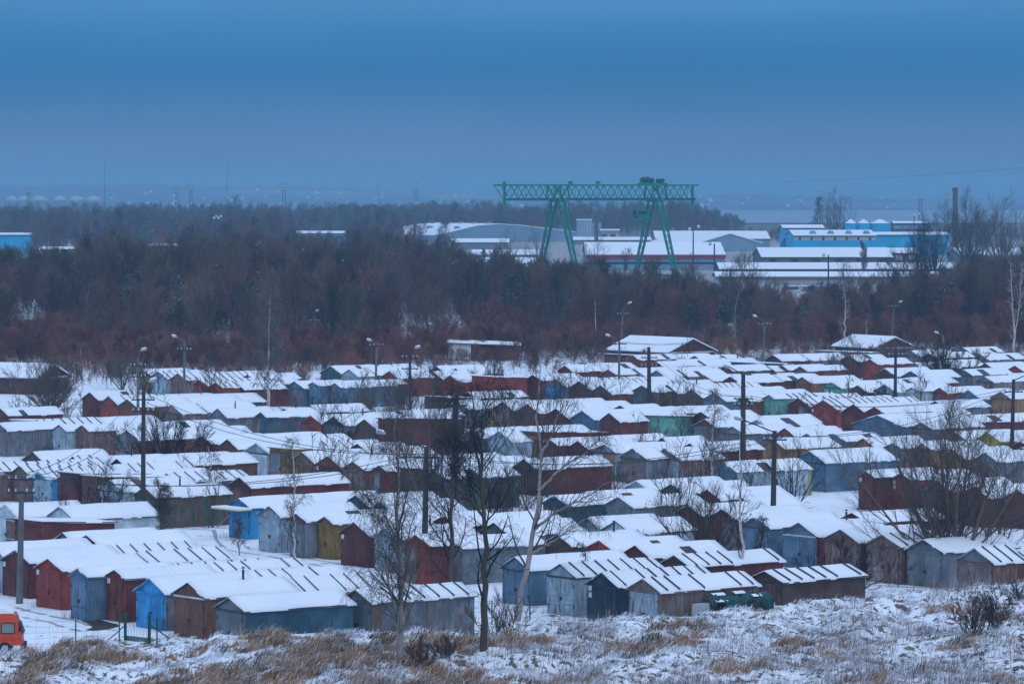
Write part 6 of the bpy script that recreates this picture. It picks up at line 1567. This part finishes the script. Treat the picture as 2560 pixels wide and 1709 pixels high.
# straw-coloured clumps, thickest on the left and at the foot of the birches
grass('straw_grass', 95000, 2, .28, .72, .016, [(.46, (.42, .215, .080)), (.22, (.25, .130, .050)), (.20, (.105, .075, .030)), (.12, (.52, .31, .15))], 52, .60,
      lambda x, y, d: np.clip(np.clip((patchy(x, y, 4, .38) - (.60 - .14 * left(x, y) - .24 * np.exp(-((x + 4) / 5) ** 2))) * 4, 0, 1) ** 1.3 * np.clip(d / 2, .1, 1), 0, 1), tips=.3)
# dark fine stems of dead weeds, thickest on the right
grass('dead_weeds', 32000, 3, .30, .75, .006, [(.5, (.095, .060, .058)), (.5, (.20, .11, .075))], 7, .10,
      lambda x, y, d: np.clip((patchy(x, y, 7, .3) - .50 + .22 * (1 - left(x, y)) + .012 * (d - 20)) * 2.2, 0, 1), .8, stem=True)
def yard_weeds():
    rng = np.random.default_rng(8); P = []
    for g in GAR:
        if g['part'] or g['y'] > 420: continue
        th = R(g['a']); ax = np.array((math.cos(th), math.sin(th))); ay = np.array((-ax[1], ax[0])); o = np.array((g['x'], g['y']))
        n = rng.integers(2, 7)
        for _ in range(n):
            c = o + ax * rng.uniform(-.6, .65) * g['w'] - ay * rng.uniform(.05, .5) if rng.random() < .6 else o + ax * (g['w'] / 2 + rng.uniform(.1, .4)) + ay * rng.uniform(0, g['L'])
            k = rng.integers(6, 22); P.append(np.column_stack([c + rng.normal(size=(k, 2)) * .22, rng.uniform(.15, .55, k)]))
    A = np.concatenate(P); N = len(A); az = rng.uniform(0, 6.28, N); side = np.stack([np.cos(az), np.sin(az), 0 * az], 1) * .008
    p0 = np.column_stack([A[:, :2], np.zeros(N)]); p1 = p0 + np.column_stack([rng.normal(size=N) * .12, rng.normal(size=N) * .12, A[:, 2]])
    V = np.stack([p0 - side, p0 + side, p1 + side * .5, p1 - side * .5], 1).reshape(-1, 3); me = np_mesh('yard_weeds', V, np.arange(N * 4).reshape(-1, 4))
    C = np.ones((N, 4, 4), np.float32); C[..., :3] = (np.array([.12, .08, .055]) * rng.uniform(.5, 1.8, N)[:, None])[:, None]
    ca = me.color_attributes.new('Col', 'FLOAT_COLOR', 'POINT'); ca.data.foreach_set('color', C.ravel()); tag(link('yard_weeds', me, MATS['grass']), kind='stuff')
yard_weeds()

def reeds():
    rng = np.random.default_rng(17); P = []
    for cx, row, w, d, n in ((1760, 866, 150, 7, 5200), (1090, 878, 120, 7, 4200), (1420, 868, 90, 10, 2600), (1930, 842, 90, 10, 2200), (2120, 838, 90, 10, 1500), (610, 905, 120, 8, 1500)):
        sx = cx + rng.normal(size=n) * w * .6; rw_ = row + rng.normal(size=n) * d * .7; Y = F * H / (rw_ - HY); x = (sx - CX) / F * Y; P.append(np.stack([x, Y], 1))
    A = np.concatenate(P); keep = np.array([not in_garage(a, b, .3) for a, b in A]); A = A[keep]; N = len(A); hgt = rng.uniform(.6, 1.6, N)
    p0 = np.column_stack([A, terrain(A[:, 0], A[:, 1]) - .1]); p1 = p0 + np.column_stack([rng.normal(size=N) * .22, rng.normal(size=N) * .2, hgt]); az = rng.uniform(0, 3.14, N); sd = np.stack([np.cos(az), np.sin(az), 0 * az], 1) * .035
    V = np.stack([p0 - sd, p0 + sd, p1 + sd * .5, p1 - sd * .5], 1).reshape(-1, 3); me = np_mesh('reeds', V, np.arange(N * 4).reshape(-1, 4)); C = np.ones((N, 4, 4), np.float32); C[..., :3] = (np.array([.30, .155, .095]) * rng.uniform(.5, 1.4, N)[:, None])[:, None]
    ca = me.color_attributes.new('Col', 'FLOAT_COLOR', 'POINT'); ca.data.foreach_set('color', C.ravel()); tag(link('reeds', me, MATS['grass']), kind='stuff')
reeds()
